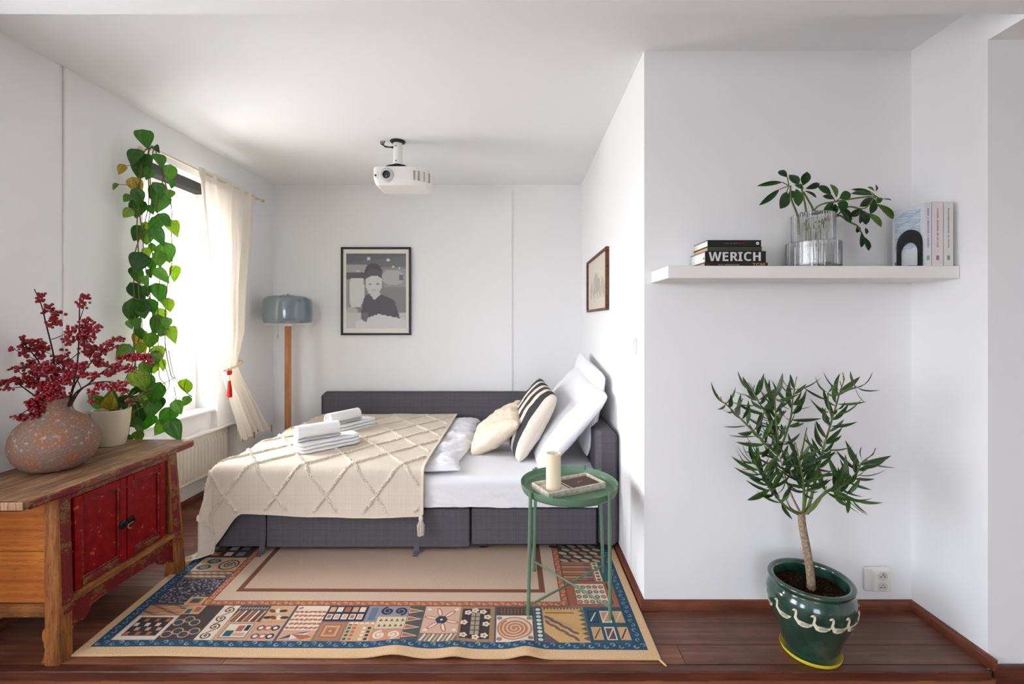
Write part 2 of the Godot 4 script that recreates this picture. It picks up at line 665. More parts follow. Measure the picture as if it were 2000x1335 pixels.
# ---------------------------------------------------------------- the room
func room() -> void:
	var XL := -2.153
	var XR := 0.567
	var XS := 1.758
	var DB := 4.03
	var DN := 2.03
	var H := 2.485
	# left wall with the window opening, the radiator recess below it and two more windows of the front room
	var w := Shape.new()
	var out := -2.62
	w.span(V(out, 0.52, -4.3), V(XL, 2.9, -3.27))
	w.span(V(out, 0.0, -4.3), V(XL, 0.52, -3.5))
	w.span(V(-2.62, 0.0, -3.5), V(-2.30, 0.5, -2.45))
	w.span(V(out, 0.52, -3.27), V(-2.2, 0.636, -2.62))
	w.span(V(out, 2.25, -3.27), V(XL, 2.9, -2.62))
	w.span(V(out, 0.52, -2.62), V(XL, 2.9, -1.3))
	w.span(V(out, -0.3, -2.45), V(XL, 0.52, -1.3))
	w.span(V(out, -0.3, -1.3), V(XL, 0.55, -0.2))
	w.span(V(out, 2.17, -1.3), V(XL, 2.9, -0.2))
	w.span(V(out, -0.3, -0.2), V(XL, 2.9, 0.4))
	w.span(V(out, -0.3, 0.4), V(XL, 0.55, 1.5))
	w.span(V(out, 2.17, 0.4), V(XL, 2.9, 1.5))
	w.span(V(out, -0.3, 1.5), V(XL, 2.9, 3.4))
	structure("wall_left", w, M.wall)
	w = Shape.new()
	w.span(V(-2.62, -0.1, -4.3), V(0.7, 2.9, -DB))
	w.span(V(XL, 0.0, -DB - 0.05), V(-0.045, 2.44, -DB + 0.01))
	structure("wall_back", w, M.wall)
	# block that ends the alcove; its front is the wall behind the shelf
	w = Shape.new()
	w.span(V(XR, -0.1, -4.3), V(3.6, 2.9, -DN))
	structure("wall_right", w, M.wall)
	# side wall of the niche and the jamb of the passage beside it
	w = Shape.new()
	w.span(V(XS, -0.3, -DN - 0.02), V(3.6, 2.9, -1.70))
	structure("wall_niche_side", w, M.wall)
	w = Shape.new()
	w.span(V(XS, 2.33, -1.70), V(XS + 0.3, 2.9, 3.4))
	structure("trim_lintel", w, M.wall)
	w = Shape.new()
	w.span(V(3.3, -0.3, -1.75), V(3.6, 2.9, 3.4))
	structure("wall_passage", w, M.wall)
	w = Shape.new()
	w.span(V(-2.62, -0.3, 3.1), V(-1.2, 2.9, 3.4))
	w.span(V(0.2, -0.3, 3.1), V(3.6, 2.9, 3.4))
	w.span(V(-1.2, -0.3, 3.1), V(0.2, 0.16, 3.4))
	w.span(V(-1.2, 2.16, 3.1), V(0.2, 2.9, 3.4))
	structure("wall_front", w, M.wall)
	# ceiling of the alcove and the lower ceiling of the front room
	structure("ceiling", Shape.new().span(V(-2.62, H, -4.3), V(3.6, 2.9, -1.5)), M.ceiling)
	structure("ceiling_front", Shape.new().span(V(-2.62, 2.345, -1.58), V(3.6, 2.9, 3.4)), M.ceiling)

	# raised floor: planks laid across
	var base := structure("floor", Shape.new().span(V(-2.30, -0.16, -DB - 0.05), V(XS + 0.05, -0.02, -1.69)), M.dark)
	var wide := 0.131
	var z := -1.70
	var row := 0
	var r := RandomNumberGenerator.new()
	r.seed = 5
	while z - wide > -DB - 0.09:
		var z1 := z - wide + (0.028 if row == 0 else 0.0)
		var right := XS + 0.04 if z > -DN - 0.02 else XR + 0.04
		var x := -2.30 - r.randf_range(0.0, 0.9)
		var k := r.randi() % 5
		while x < right:
			var x1 := x + r.randf_range(1.0, 1.75)
			if right - x1 < 0.35:
				x1 = right
			x1 = minf(x1, right)
			var a := maxf(x, -2.30)
			if x1 - a > 0.05:
				k = (k + 1 + r.randi() % 3) % 5
				obj("plank", Shape.new().span(V(a + 0.0006, -0.02, z1 + 0.0007), V(x1 - 0.0006, 0.0, z - 0.0007), 0.0012), M.plank[k], base)
			x = x1
		z = z1
		row += 1
	# step edge and riser, then the lower floor
	structure("trim_step_nosing", Shape.new().span(V(XL, -0.036, -1.70), V(XS - 0.02, 0.001, -1.662), 0.006), M.nosing)
	structure("trim_step_riser", Shape.new().span(V(XL, -0.16, -1.69), V(XS, -0.036, -1.672)), M.riser)
	var low := structure("floor_front", Shape.new().span(V(-2.3, -0.3, -1.69), V(3.4, -0.18, 3.2)), M.dark)
	for k in 16:
		for j in 3:
			obj("plank", Shape.new().span(V(-2.3 + j * 1.9 - (k % 2) * 0.0, -0.18, -1.672 + k * 0.3), V(-0.402 + j * 1.9, -0.16, -1.374 + k * 0.3), 0.002), M.plank[(k * 2 + j) % 5], low)
	# skirting: small moulded boards
	baseboard("baseboard_right", V(XR, 0, -DB + 0.01), V(XR, 0, -DN), V(-1, 0, 0))
	baseboard("baseboard_niche", V(XR - 0.019, 0, -DN), V(XS, 0, -DN), V(0, 0, 1))
	baseboard("baseboard_niche_side", V(XS, 0, -DN), V(XS, 0, -1.665), V(-1, 0, 0))
	baseboard("baseboard_left", V(-2.30, 0, -3.5), V(-2.30, 0, -2.45), V(1, 0, 0))
	baseboard("baseboard_left_near", V(XL, 0, -2.45), V(XL, 0, -1.69), V(1, 0, 0))
	baseboard("baseboard_left_far", V(XL, 0, -DB + 0.02), V(XL, 0, -3.5), V(1, 0, 0))
	structure("baseboard_passage", Shape.new().span(V(XS + 0.005, -0.16, -1.70), V(3.3, 0.004, -1.682), 0.004), M.nosing)
	# cable duct on the left wall
	var duct := Shape.new()
	duct.span(V(XL, 0.0, -2.185), V(XL + 0.012, H, -2.155), 0.003)
	structure("trim_cable_duct", duct, M.white_paint)

func baseboard(called: String, a: Vector3, b: Vector3, outw: Vector3) -> void:
	var s := Shape.new()
	var prof := [V(0, 0, 0), V(0.018, 0, 0), V(0.0185, 0.012, 0), V(0.016, 0.03, 0), V(0.010, 0.038, 0), V(0.004, 0.041, 0), V(0, 0.041, 0)]
	for k in prof.size() - 1:
		var p: Vector3 = prof[k]
		var q: Vector3 = prof[k + 1]
		var nn := (outw * (q.y - p.y) + V(0, 1, 0) * (p.x - q.x)).normalized()
		s.quad(s.vert(a + outw * p.x + V(0, p.y, 0), nn), s.vert(b + outw * p.x + V(0, p.y, 0), nn), s.vert(b + outw * q.x + V(0, q.y, 0), nn), s.vert(a + outw * q.x + V(0, q.y, 0), nn))
	for e in [[a, (a - b).normalized()], [b, (b - a).normalized()]]:
		var ids := []
		for p in prof:
			ids.append(s.vert(e[0] + outw * p.x + V(0, p.y, 0), e[1]))
		for k in range(1, prof.size() - 1):
			s.tri(ids[0], ids[k], ids[k + 1])
	structure(called, s, M.board)

func window_at(called: String, x: float, z0: float, z1: float, y0: float, y1: float, bar: float) -> MeshInstance3D:
	var f := Shape.new()
	f.span(V(x - 0.04, y0, z0 + 0.05), V(x + 0.03, y0 + 0.06, z1 - 0.05))
	f.span(V(x - 0.04, y1 - 0.07, z0 + 0.05), V(x + 0.03, y1, z1 - 0.05))
	f.span(V(x - 0.04, y0, z0), V(x + 0.03, y1, z0 + 0.05), 0.004)
	f.span(V(x - 0.04, y0, z1 - 0.05), V(x + 0.03, y1, z1), 0.004)
	var o := structure(called, f, M.white_gloss)
	var s := Shape.new()
	var a0 := z0 + 0.052
	var a1 := z1 - 0.052
	s.span(V(x - 0.02, y0 + 0.062, a0 + 0.065), V(x + 0.045, y0 + 0.13, a1 - 0.065))
	s.span(V(x - 0.02, y1 - 0.14, a0 + 0.065), V(x + 0.045, y1 - 0.072, a1 - 0.065))
	s.span(V(x - 0.02, y0 + 0.062, a0), V(x + 0.045, y1 - 0.072, a0 + 0.065), 0.005)
	s.span(V(x - 0.02, y0 + 0.062, a1 - 0.065), V(x + 0.045, y1 - 0.072, a1), 0.005)
	obj("sash", s, M.white_gloss, o)
	obj("glazing_bar", Shape.new().span(V(x - 0.005, bar - 0.012, a0 + 0.06), V(x + 0.03, bar + 0.012, a1 - 0.06), 0.003), M.white_gloss, o)
	for seg in [[y0 + 0.12, bar - 0.012], [bar + 0.012, y1 - 0.13]]:
		obj("pane", Shape.new().span(V(x, seg[0], a0 + 0.06), V(x + 0.004, seg[1], a1 - 0.06)), M.pane, o)
	return o

func window_and_radiator() -> void:
	var o := window_at("window_1", -2.335, -3.27, -2.62, 0.636, 2.19, 1.39)
	# dark roller blind rolled up under the head of the opening
	var b := Shape.new()
	b.tube([V(-2.262, 2.218, -3.262), V(-2.262, 2.218, -2.628)], 0.03, 0.03, 14)
	b.span(V(-2.31, 2.185, -3.265), V(-2.225, 2.249, -2.625), 0.01)
	obj("roller_blind", b, M.dark, o)
	window_at("window_2", -2.24, -1.3, -0.2, 0.55, 2.17, 1.39)
	window_at("window_3", -2.24, 0.4, 1.5, 0.55, 2.17, 1.39)
	# tall window behind the camera
	var f := Shape.new()
	for q in [[-1.2, 0.2, 0.16, 0.24], [-1.2, 0.2, 2.08, 2.16]]:
		f.span(V(q[0] + 0.07, q[2], 3.16), V(q[1] - 0.07, q[3], 3.22))
	for x in [[-1.2, -1.13], [0.13, 0.2], [-0.54, -0.46]]:
		f.span(V(x[0], 0.16, 3.16), V(x[1], 2.16, 3.22))
	var w4 := structure("window_4", f, M.white_gloss)
	for x in [[-1.13, -0.54], [-0.46, 0.13]]:
		obj("pane", Shape.new().span(V(x[0], 0.24, 3.188), V(x[1], 2.08, 3.192)), M.pane, w4)
	structure("trim_window_sill", Shape.new().span(V(-2.31, 0.636, -3.268), V(-2.165, 0.658, -2.622), 0.006), M.white_gloss)
	structure("trim_radiator_shelf", Shape.new().span(V(-2.31, 0.5, -3.5), V(-2.14, 0.52, -2.45), 0.005), M.white_gloss)
	# panel radiator in the recess
	var t := thing("radiator", "cream ribbed panel radiator under the window sill behind the bed", "radiator")
	var z0 := -3.46
	var z1 := -2.49
	obj("back_panel", Shape.new().span(V(-2.275, 0.19, z0), V(-2.262, 0.485, z1), 0.003), M.radiator, t)
	var fr := Shape.new()
	fr.span(V(-2.212, 0.185, z0), V(-2.2, 0.49, z1), 0.004)
	obj("front_panel", fr, M.radiator, t)
	var ribs := 26
	for k in ribs:
		var z := lerpf(z0 + 0.03, z1 - 0.03, (k + 0.5) / ribs)
		var s := Shape.new()
		var prof := [Vector2(-0.011, 0), Vector2(-0.0075, 0.019), Vector2(0.0075, 0.019), Vector2(0.011, 0)]
		s.grid(3, 6, func(u: float, v: float) -> Vector3:
			var q: Vector2 = prof[roundi(u * 3)]
			var e: float = smoothstep(0.0, 0.12, v) * smoothstep(1.0, 0.88, v)
			return V(-2.2 + q.y * e + 0.0005, lerpf(0.205, 0.472, v), z + q.x))
		obj("rib", s, M.radiator, t)
	var g := Shape.new()
	g.span(V(-2.275, 0.485, z0), V(-2.2, 0.493, z1), 0.002)
	obj("top_grille", g, M.radiator, t)
	for z in [z0, z1]:
		obj("side_cover", Shape.new().span(V(-2.275, 0.19, z - 0.002), V(-2.2, 0.487, z + 0.002)), M.radiator, t)
	for x in [-2.24]:
		var p := Shape.new()
		p.tube([V(x, 0.19, z1 - 0.05), V(x, 0.0, z1 - 0.05)], 0.008, 0.008, 8)
		p.tube([V(x, 0.19, z1 - 0.1), V(x, 0.0, z1 - 0.1)], 0.008, 0.008, 8)
		obj("pipe", p, M.white_paint, t)
	for z in [z0 + 0.15, z1 - 0.2]:
		obj("bracket", Shape.new().span(V(-2.30, 0.22, z - 0.015), V(-2.265, 0.46, z + 0.015)), M.white_paint, t)
	settle(t, V(-2.24, 0, -2.97))

# ---------------------------------------------------------------- sofa bed and bedding
func sofa_bed() -> void:
	var t := thing("sofa_bed", "charcoal grey linen sofa bed pulled out, with low back and one armrest", "sofa bed")
	var F := -2.50
	# backrest with softened top, rounded at its free end
	var back := PackedVector2Array()
	for k in 7:
		var a := PI / 2 * k / 6
		back.append(Vector2(-1.685 + 0.05 * (1 - sin(PI / 2 - a)), 0.62 + 0.05 * sin(a)))
	back.append(Vector2(0.558, 0.67))
	back.append(Vector2(0.558, 0.06))
	back.append(Vector2(-1.69, 0.06))
	var b := Shape.new()
	b.span(V(-1.685, 0.06, -4.0), V(0.45, 0.672, -3.885), 0.035)
	obj("backrest", b, M.linen, t)
	var arm := Shape.new()
	arm.span(V(0.445, 0.03, -4.0), V(0.563, 0.672, F), 0.03)
	obj("armrest", arm, M.linen, t)
	# drawer-like front panels
	obj("front_panel", Shape.new().span(V(-1.69, 0.03, -2.62), V(-1.388, 0.262, F - 0.012), 0.012), M.linen, t)
	obj("front_panel", Shape.new().span(V(-1.384, 0.032, -2.62), V(-0.259, 0.25, F), 0.012), M.linen, t)
	obj("front_panel", Shape.new().span(V(-0.253, 0.045, -2.62), V(0.441, 0.25, F - 0.006), 0.012), M.linen, t)
	obj("seat_base", Shape.new().span(V(-1.685, 0.06, -3.885), V(0.44, 0.25, -2.6), 0.01), M.linen, t)
	for x in [[-1.66, -0.262], [-0.252, 0.44]]:
		obj("seat_edge", Shape.new().span(V(x[0], 0.248, -2.7), V(x[1], 0.285, F - 0.004), 0.012), M.linen, t)
	obj("mattress_core", Shape.new().span(V(-1.655, 0.26, -3.88), V(0.435, 0.395, -2.53), 0.02), M.linen, t)
	# pull straps in front of the panels, with a loop at the floor
	for x in [-1.395, -0.548]:
		var s := Shape.new()
		s.grid(2, 26, func(u: float, v: float) -> Vector3:
			var y := lerpf(0.262, 0.0, minf(v / 0.8, 1.0))
			var zz := F + 0.006
			if v > 0.8:
				var a := (v - 0.8) / 0.2 * PI
				y = 0.022 - 0.016 * sin(a)
				zz = F + 0.006 + 0.02 * (1 - cos(a))
			else:
				y = maxf(y, 0.022)
			return V(x + (u - 0.5) * 0.03 + 0.004 * sin(v * 6.0), y, zz + 0.004 * sin(v * 9.0)))
		obj("pull_strap", s, M.linen, t)
	for x in [-1.45, -0.9, -0.19, 0.2]:
		var ft := Shape.new()
		ft.tube([V(x - 0.02, 0.026, -2.56), V(x + 0.02, 0.026, -2.56)], 0.0165, 0.0165, 12)
		obj("castor", ft, M.black, t)
	for p in [V(0.5, 0, -2.56), V(0.5, -0.01, -3.93), V(-1.62, -0.01, -3.93)]:
		obj("foot", Shape.new().span(p + V(-0.03, 0.01, -0.03), p + V(0.03, 0.065, 0.03), 0.004), M.black, t)
	settle(t, V(-0.56, 0, -3.2))

func bedding() -> void:
	# fitted sheet over the mattress
	var nz := noise(81, 1.6, 3)
	var s := Shape.new()
	var x0 := -1.665
	var x1 := 0.442
	var zb := -3.883
	var zf := -2.488
	s.grid(120, 90, func(u: float, v: float) -> Vector3:
		# v: 0 at the back, 0.78 front edge of the top, then down the front
		var x := lerpf(x0, x1, u)
		var wob := 0.004 * nz.get_noise_2d(x * 2.0, v * 3.0)
		var ex := 0.03
		var sag := 0.0
		if x < x0 + ex:
			sag = ex - sqrt(maxf(0.0, ex * ex - pow(x0 + ex - x, 2)))
		if v < 0.78:
			var z := lerpf(zb, zf - 0.045, v / 0.78)
			return V(x, 0.425 - sag + wob, z)
		var a := (v - 0.78) / 0.22
		if a < 0.4:
			var g := a / 0.4 * PI / 2
			return V(x, 0.425 - 0.045 * (1 - cos(g)) - sag + wob * cos(g), zf - 0.045 + 0.045 * sin(g))
		return V(x, lerpf(0.38, 0.264 + 0.006 * nz.get_noise_2d(x * 3.0, 9.0), (a - 0.4) / 0.6), zf + 0.004 * nz.get_noise_2d(x * 6.0, a * 3.0)))
	# left end of the sheet
	s.grid(60, 6, func(u: float, v: float) -> Vector3:
		return V(x0 - 0.002, lerpf(0.396, 0.265, v), lerpf(zb, zf - 0.03, u)))
	tag(obj("fitted_sheet", s, M.sheet), "smooth white fitted sheet stretched over the sofa bed mattress", "bed sheet")

	# duvet: soft slab, wrinkled, its open end beyond the throw
	var d := Shape.new()
	var wn := noise(83, 2.6, 4)
	for side in [1.0, -1.0]:
		d.grid(90, 90, func(u: float, v: float) -> Vector3:
			var x := lerpf(-1.6, -0.318, u) - (0.02 * sin(v * 9.0) + 0.03 * wn.get_noise_1d(v * 2.0)) * u
			var z := lerpf(-3.84, -2.535, v) + 0.012 * sin(x * 7.0) * v
			var e := pow(maxf(0.0, 1.0 - pow(absf(2 * u - 1), 14.0)), 0.5) * pow(maxf(0.0, 1.0 - pow(absf(2 * v - 1), 14.0)), 0.5)
			var free := smoothstep(-0.56, -0.46, x)
			var y = 0.447 + side * e * 0.018
			if side > 0:
				y += e * free * (0.016 + 0.032 * wn.get_noise_2d(x * 1.6 + z, z * 1.2) + 0.010 * absf(wn.get_noise_2d(x * 5.0, z * 5.0 + 20.0)))
			return V(x, maxf(y, 0.43), z), side < 0)
	tag(obj("duvet", d, M.pillow), "crumpled white duvet sticking out from under the beige throw", "duvet")
	throw_blanket()
	towels()
	# pillows: two plain white against the arm, one striped, one small cream
	var p := cushion(V(0.30, 0.675, -3.02), V(-0.03, 0.05, -0.43), V(0.215, 0.235, 0.10), 0.44, 0.315, 0.085, 101, 0.05)
	tag(obj("pillow", p, M.pillow), "large white pillow in front, leaning on the armrest", "pillow", "white bed pillows")
	p = cushion(V(0.455, 0.75, -3.14), V(-0.02, 0.05, -0.42), V(0.06, 0.30, 0.02), 0.44, 0.27, 0.05, 103, 0.05)
	tag(obj("pillow", p, M.pillow), "white pillow at the back, squeezed between front pillow and wall", "pillow", "white bed pillows")
	var st := Painter.new(256, 64, Color("ddd2c6"))
	for k in [[0.22, 0.34], [0.40, 0.465], [0.525, 0.60], [0.65, 0.755], [0.80, 0.865], [0.915, 1.0]]:
		st.rect(k[0] * 256, 0, k[1] * 256, 64, Color("413f42"))
	var sm := mat("ffffff", 0.9, 0.25)
	sm.albedo_texture = picture(st)
	p = cushion(V(0.085, 0.655, -2.96), V(-0.07, 0.06, -0.40), V(0.21, 0.40, -0.03), 0.235, 0.245, 0.085, 105, 0.03)
	tag(obj("striped_cushion", p, sm), "cushion with black and ecru stripes in front of white pillow", "cushion")
	p = cushion(V(-0.125, 0.575, -3.03), V(0.03, 0.08, -0.32), V(0.30, 0.24, -0.04), 0.19, 0.205, 0.085, 107, 0.09)
	var t := thing("cream_cushion", "small cream satin cushion leaning on the striped cushion", "cushion")
	obj("cover", p, M.satin, t)
	var pipe := Shape.new()
	var U := V(0.03, 0.08, -0.32).normalized()
	var W := (V(0.30, 0.24, -0.04) - U * U.dot(V(0.30, 0.24, -0.04))).normalized()
	for k in [0.62, 0.72]:
		var pts := []
		for i in 21:
			var v := -0.93 + 1.86 * i / 20.0
			var x = k
			pts.append(V(-0.125, 0.575, -3.03) + U * 0.19 * x * (1 - 0.08 * (1 - v * v)) + W * 0.205 * v * (1 - 0.08 * (1 - x * x)) + W.cross(U).normalized() * -(0.085 * pow((1 - x * x) * (1 - v * v), 0.42)))
		pipe.tube(pts, 0.004, 0.004, 5)
	obj("trim_band", pipe, M.satin, t)
	settle(t, V(-0.125, 0.43, -3.03))

func cushion(c: Vector3, U: Vector3, W: Vector3, hu: float, hv: float, thick: float, seed_: int, wrinkle: float) -> Shape:
	U = U.normalized()
	W = (W - U * U.dot(W)).normalized()
	var N := U.cross(W).normalized()
	var nz := noise(seed_, 1.3, 3)
	var s := Shape.new()
	for side in [1.0, -1.0]:
		s.grid(44, 44, func(a: float, b: float) -> Vector3:
			var u := a * 2 - 1
			var v := b * 2 - 1
			# closer rows towards the seams
			u = sin(u * PI / 2)
			v = sin(v * PI / 2)
			var t := thick * pow(maxf(0.0, (1 - u * u) * (1 - v * v)), 0.42)
			var edge := pow(absf(u), 3.0) + pow(absf(v), 3.0)
			t *= 1.0 + wrinkle * 3.0 * nz.get_noise_3d(u * 1.5, v * 1.5, side) + wrinkle * 2.0 * edge * nz.get_noise_3d(u * 5.0, v * 5.0, side * 3.0)
			t += wrinkle * 0.10 * absf(nz.get_noise_3d(u * 1.2 + 40.0, v * 3.4, side)) * (1 - u * u) * (1 - v * v) * 0.6
			var soft := 1.0 - 0.085 * pow(u * v, 4.0)
			return c + U * hu * u * soft * (1 - 0.06 * (1 - v * v)) + W * hv * v * soft * (1 - 0.06 * (1 - u * u)) + N * side * t, side < 0)
	return s

func throw_blanket() -> void:
	var sx0 := -1.635    # fold over the left end
	var sx1 := -0.508    # right hem
	var tz := -2.512     # fold over the front
	var zb := -3.85
	var top := 0.492
	var amax := 0.43
	var bmax := 0.285
	var nz := noise(91, 1.1, 3)
	var fine := noise(92, 14.0, 2)
	var R := 0.05
	var base := func(s: float, q: float) -> Vector3:
		# s: x on the bed, beyond sx0 it hangs at the left; q: z on the bed, beyond tz it hangs in front
		var a := maxf(0.0, sx0 - s)
		var b := maxf(0.0, q - tz)
		var h := top + 0.006 * nz.get_noise_2d(s * 2.0, q * 2.0)
		if a == 0.0 and b == 0.0:
			return V(s, h, q)
		var r := sqrt(a * a + b * b)
		var outw := R
		var down := R + (r - R * PI / 2)
		if r < R * PI / 2:
			outw = R * sin(r / R)
			down = R * (1 - cos(r / R))
		var ca := a / r
		var cb := b / r
		var corner := ca * cb * 2.0
		outw += (0.04 * corner * corner + 0.007 * (1.0 + sin(q * 9.0 + s * 5.0)) * (1.0 - corner)) * smoothstep(0.04, 0.3, r)
		outw += 0.025 * corner * sin(atan2(b, a) * 8.0) * smoothstep(0.1, 0.35, r)
		var y := h - down
		if y < 0.022:
			outw += (0.022 - y) * 0.7
			y = 0.022 + 0.004 * corner
		return V(maxf(s, sx0) - outw * ca, y, minf(q, tz) + outw * cb)
	var nu := 350
	var nv := 350
	var p := PackedVector3Array()
	p.resize((nu + 1) * (nv + 1))
	var e := 0.004
	for j in nv + 1:
		for i in nu + 1:
			var s := lerpf(sx0 - amax, sx1, float(i) / nu)
			# the cloth lies a little askew: its left corner hangs lower
			var drop := bmax + 0.2 * smoothstep(-1.48, -1.68, s) - 0.012 * sin((s - sx1) * 4.0)
			var q := lerpf(zb, tz + drop, float(j) / nv)
			var o: Vector3 = base.call(s, q)
			var du: Vector3 = base.call(s + e, q) - o
			var dv: Vector3 = base.call(s, q + e) - o
			var nn := dv.cross(du).normalized()
			# tufted diamonds: ridges of looped yarn along two slanted families of lines
			var k := 0.0
			for sg in [1.0, -1.0]:
				var w = (s + sg * 0.74 * (q - tz)) / 0.272 + 0.3
				var dist := absf(w - roundf(w)) * 0.272 / 1.244
				var h := exp(-pow(dist / 0.0075, 4.0)) * (0.0125 if sg > 0 else 0.008)
				k = maxf(k, h * (0.72 + 0.5 * fine.get_noise_2d(s * 6.0, q * 6.0)))
			# hem
			var hem := minf(minf(sx1 - s, s - (sx0 - amax)), minf(tz + drop - q, q - zb))
			k = k * smoothstep(0.012, 0.035, hem) + 0.004 * exp(-pow((hem - 0.004) / 0.005, 2.0))
			p[j * (nu + 1) + i] = o + nn * (k + 0.001)
	var t := thing("throw_blanket", "beige throw with tufted diamond ridges spread over the bed", "blanket")
	var cl := Shape.new()
	cl.points(nu, nv, p, true)
	obj("cloth", cl, M.throw, t)
	# looped yarn tufts standing along the ridges
	var tufts := Shape.new()
	var tr := RandomNumberGenerator.new()
	tr.seed = 19
	for sg in [1.0, -1.0]:
		for k in range(-18, 10):
			# line s + sg * 0.74 * (q - tz) = (k - 0.3) * 0.272
			var q := zb + 0.03
			while q < tz + 0.5:
				q += 0.0058 * tr.randf_range(0.85, 1.15)
				var s = (k - 0.3) * 0.272 - sg * 0.74 * (q - tz)
				var drop := bmax + 0.2 * smoothstep(-1.48, -1.68, s) - 0.012 * sin((s - sx1) * 4.0)
				if s > sx1 - 0.03 or s < sx0 - amax + 0.03 or q > tz + drop - 0.03:
					continue
				var o: Vector3 = base.call(s, q)
				var nn: Vector3 = (base.call(s, q + e) - o).cross(base.call(s + e, q) - o).normalized()
				for w in 2:
					var at = o + nn * (0.0105 if sg > 0 else 0.007) + (base.call(s + e, q) - o).normalized() * tr.randf_range(-0.007, 0.007)
					tufts.ball(at, Vector3.ONE * tr.randf_range(0.0032, 0.0048), 5, 3)
	obj("yarn_tufts", tufts, M.throw_edge, t).set_meta("kind", "stuff")
	# underside hem so that the cloth has thickness at its visible edges
	var hem := Shape.new()
	var edge_r := []
	var edge_f := []
	for j in range(0, nv + 1, 3):
		edge_r.append(p[j * (nu + 1) + nu] + V(0, -0.002, 0))
	for i in range(0, nu + 1, 3):
		edge_f.append(p[nv * (nu + 1) + i] + V(0, 0, -0.001))
	hem.tube(edge_r, 0.0045, 0.0045, 6)
	hem.tube(edge_f, 0.0045, 0.0045, 6)
	obj("hem", hem, M.throw_edge, t)
	# corner tassel
	for at in [p[nv * (nu + 1) + nu - 2] + V(0.0, 0, 0.004)]:
		var ts := Shape.new()
		ts.ball(at + V(0, -0.012, 0), V(0.013, 0.014, 0.013))
		ts.tube([at + V(0, -0.022, 0), at + V(0, -0.030, 0)], 0.011, 0.012, 10)
		var floor_y := maxf(at.y - 0.1, 0.015)
		for k in 40:
			var a := k * 2.4
			var rr := 0.010 * sqrt((k + 0.5) / 40.0)
			var o := V(cos(a) * rr, 0, sin(a) * rr)
			ts.tube([at + V(0, -0.022, 0) + o * 0.7, at + V(0, -0.05, 0) + o * 2.0, V(at.x, floor_y + 0.008 * sin(k * 5.1), at.z) + o * 1.7], 0.0022, 0.0018, 4, false)
		obj("tassel", ts, M.throw_edge, t)
	settle(t, V(-1.1, 0, -3.2))

func towels() -> void:
	var defs := [
		["folded", V(-1.19, 0.494, -2.86), 0.40, 0.17, 0.062, 0.82, "white folded bath towel nearest the front of the bed"],
		["rolled", V(-1.225, 0.556, -2.80), 0.25, 0.054, 0.0, 0.72, "rolled white towel on top of the front folded towel"],
		["folded", V(-1.20, 0.494, -3.33), 0.36, 0.16, 0.06, 1.05, "white folded bath towel behind, nearer the sofa back"],
		["rolled", V(-1.235, 0.554, -3.24), 0.26, 0.05, 0.0, 1.05, "rolled white towel on top of the rear folded towel"],
	]
	for q in defs:
		var turn := Basis(Vector3.UP, q[5])
		var at: Vector3 = q[1]
		var s := Shape.new()
		if q[0] == "folded":
			var nz := noise(int(at.z * 100), 3.0, 3)
			# three soft layers, folded over at the front edge
			for layer in 3:
				var th: float = q[4] / 3.0
				var y0: float = at.y + th * (layer + 0.5)
				s.grid(24, 28, func(u: float, v: float) -> Vector3:
					var a := u * TAU
					var l: float = (v - 0.5) * q[2]
					var e: float = pow(maxf(0.0, 1.0 - pow(absf(2 * v - 1), 10.0)), 0.5)
					var w: float = (q[3] / 2.0 - layer * 0.006) * e
					var cx := signf(cos(a)) * pow(absf(cos(a)), 0.45) * w
					var cy := signf(sin(a)) * pow(absf(sin(a)), 0.7) * th * 0.56 * (0.3 + 0.7 * e)
					var sag := 0.004 * nz.get_noise_2d(l * 8.0, cx * 8.0)
					return V(at.x, y0, at.z) + turn * V(l + 0.004 * nz.get_noise_1d(layer * 7.0), cy + sag, cx), false, true)
		else:
			var r: float = q[3]
			var L: float = q[2]
			# rolled cloth: a spiral sheet, extruded along its axis
			var turns := 3.2
			var m := 90
			for side in [0.0, 1.0]:
				s.grid(m, 12, func(u: float, v: float) -> Vector3:
					var a := u * turns * TAU
					var rr = r * (0.12 + 0.88 * u) - side * 0.009
					var l := (v - 0.5) * L + (0.012 * (1.0 - u)) * (1.0 if v > 0.5 else -1.0) * -1.0 * absf(v - 0.5) * 2.0
					return at + V(0, r, 0) + turn * V(l, rr * sin(a - 1.9), rr * cos(a - 1.9)), side > 0.5)
			for e in [0.0, 1.0]:
				s.grid(m, 2, func(u: float, v: float) -> Vector3:
					var a := u * turns * TAU
					var rr := r * (0.12 + 0.88 * u) - v * 0.009
					var l = (e - 0.5) * L - (0.012 * (1.0 - u)) * (1.0 if e > 0.5 else -1.0) + 0.004 * sin(v * PI) * (1.0 if e > 0.5 else -1.0)
					return at + V(0, r, 0) + turn * V(l, rr * sin(a - 1.9), rr * cos(a - 1.9)))
		tag(obj(q[0] + "_towel", s, M.terry), q[6], "towel", "white towels stacked on the bed")

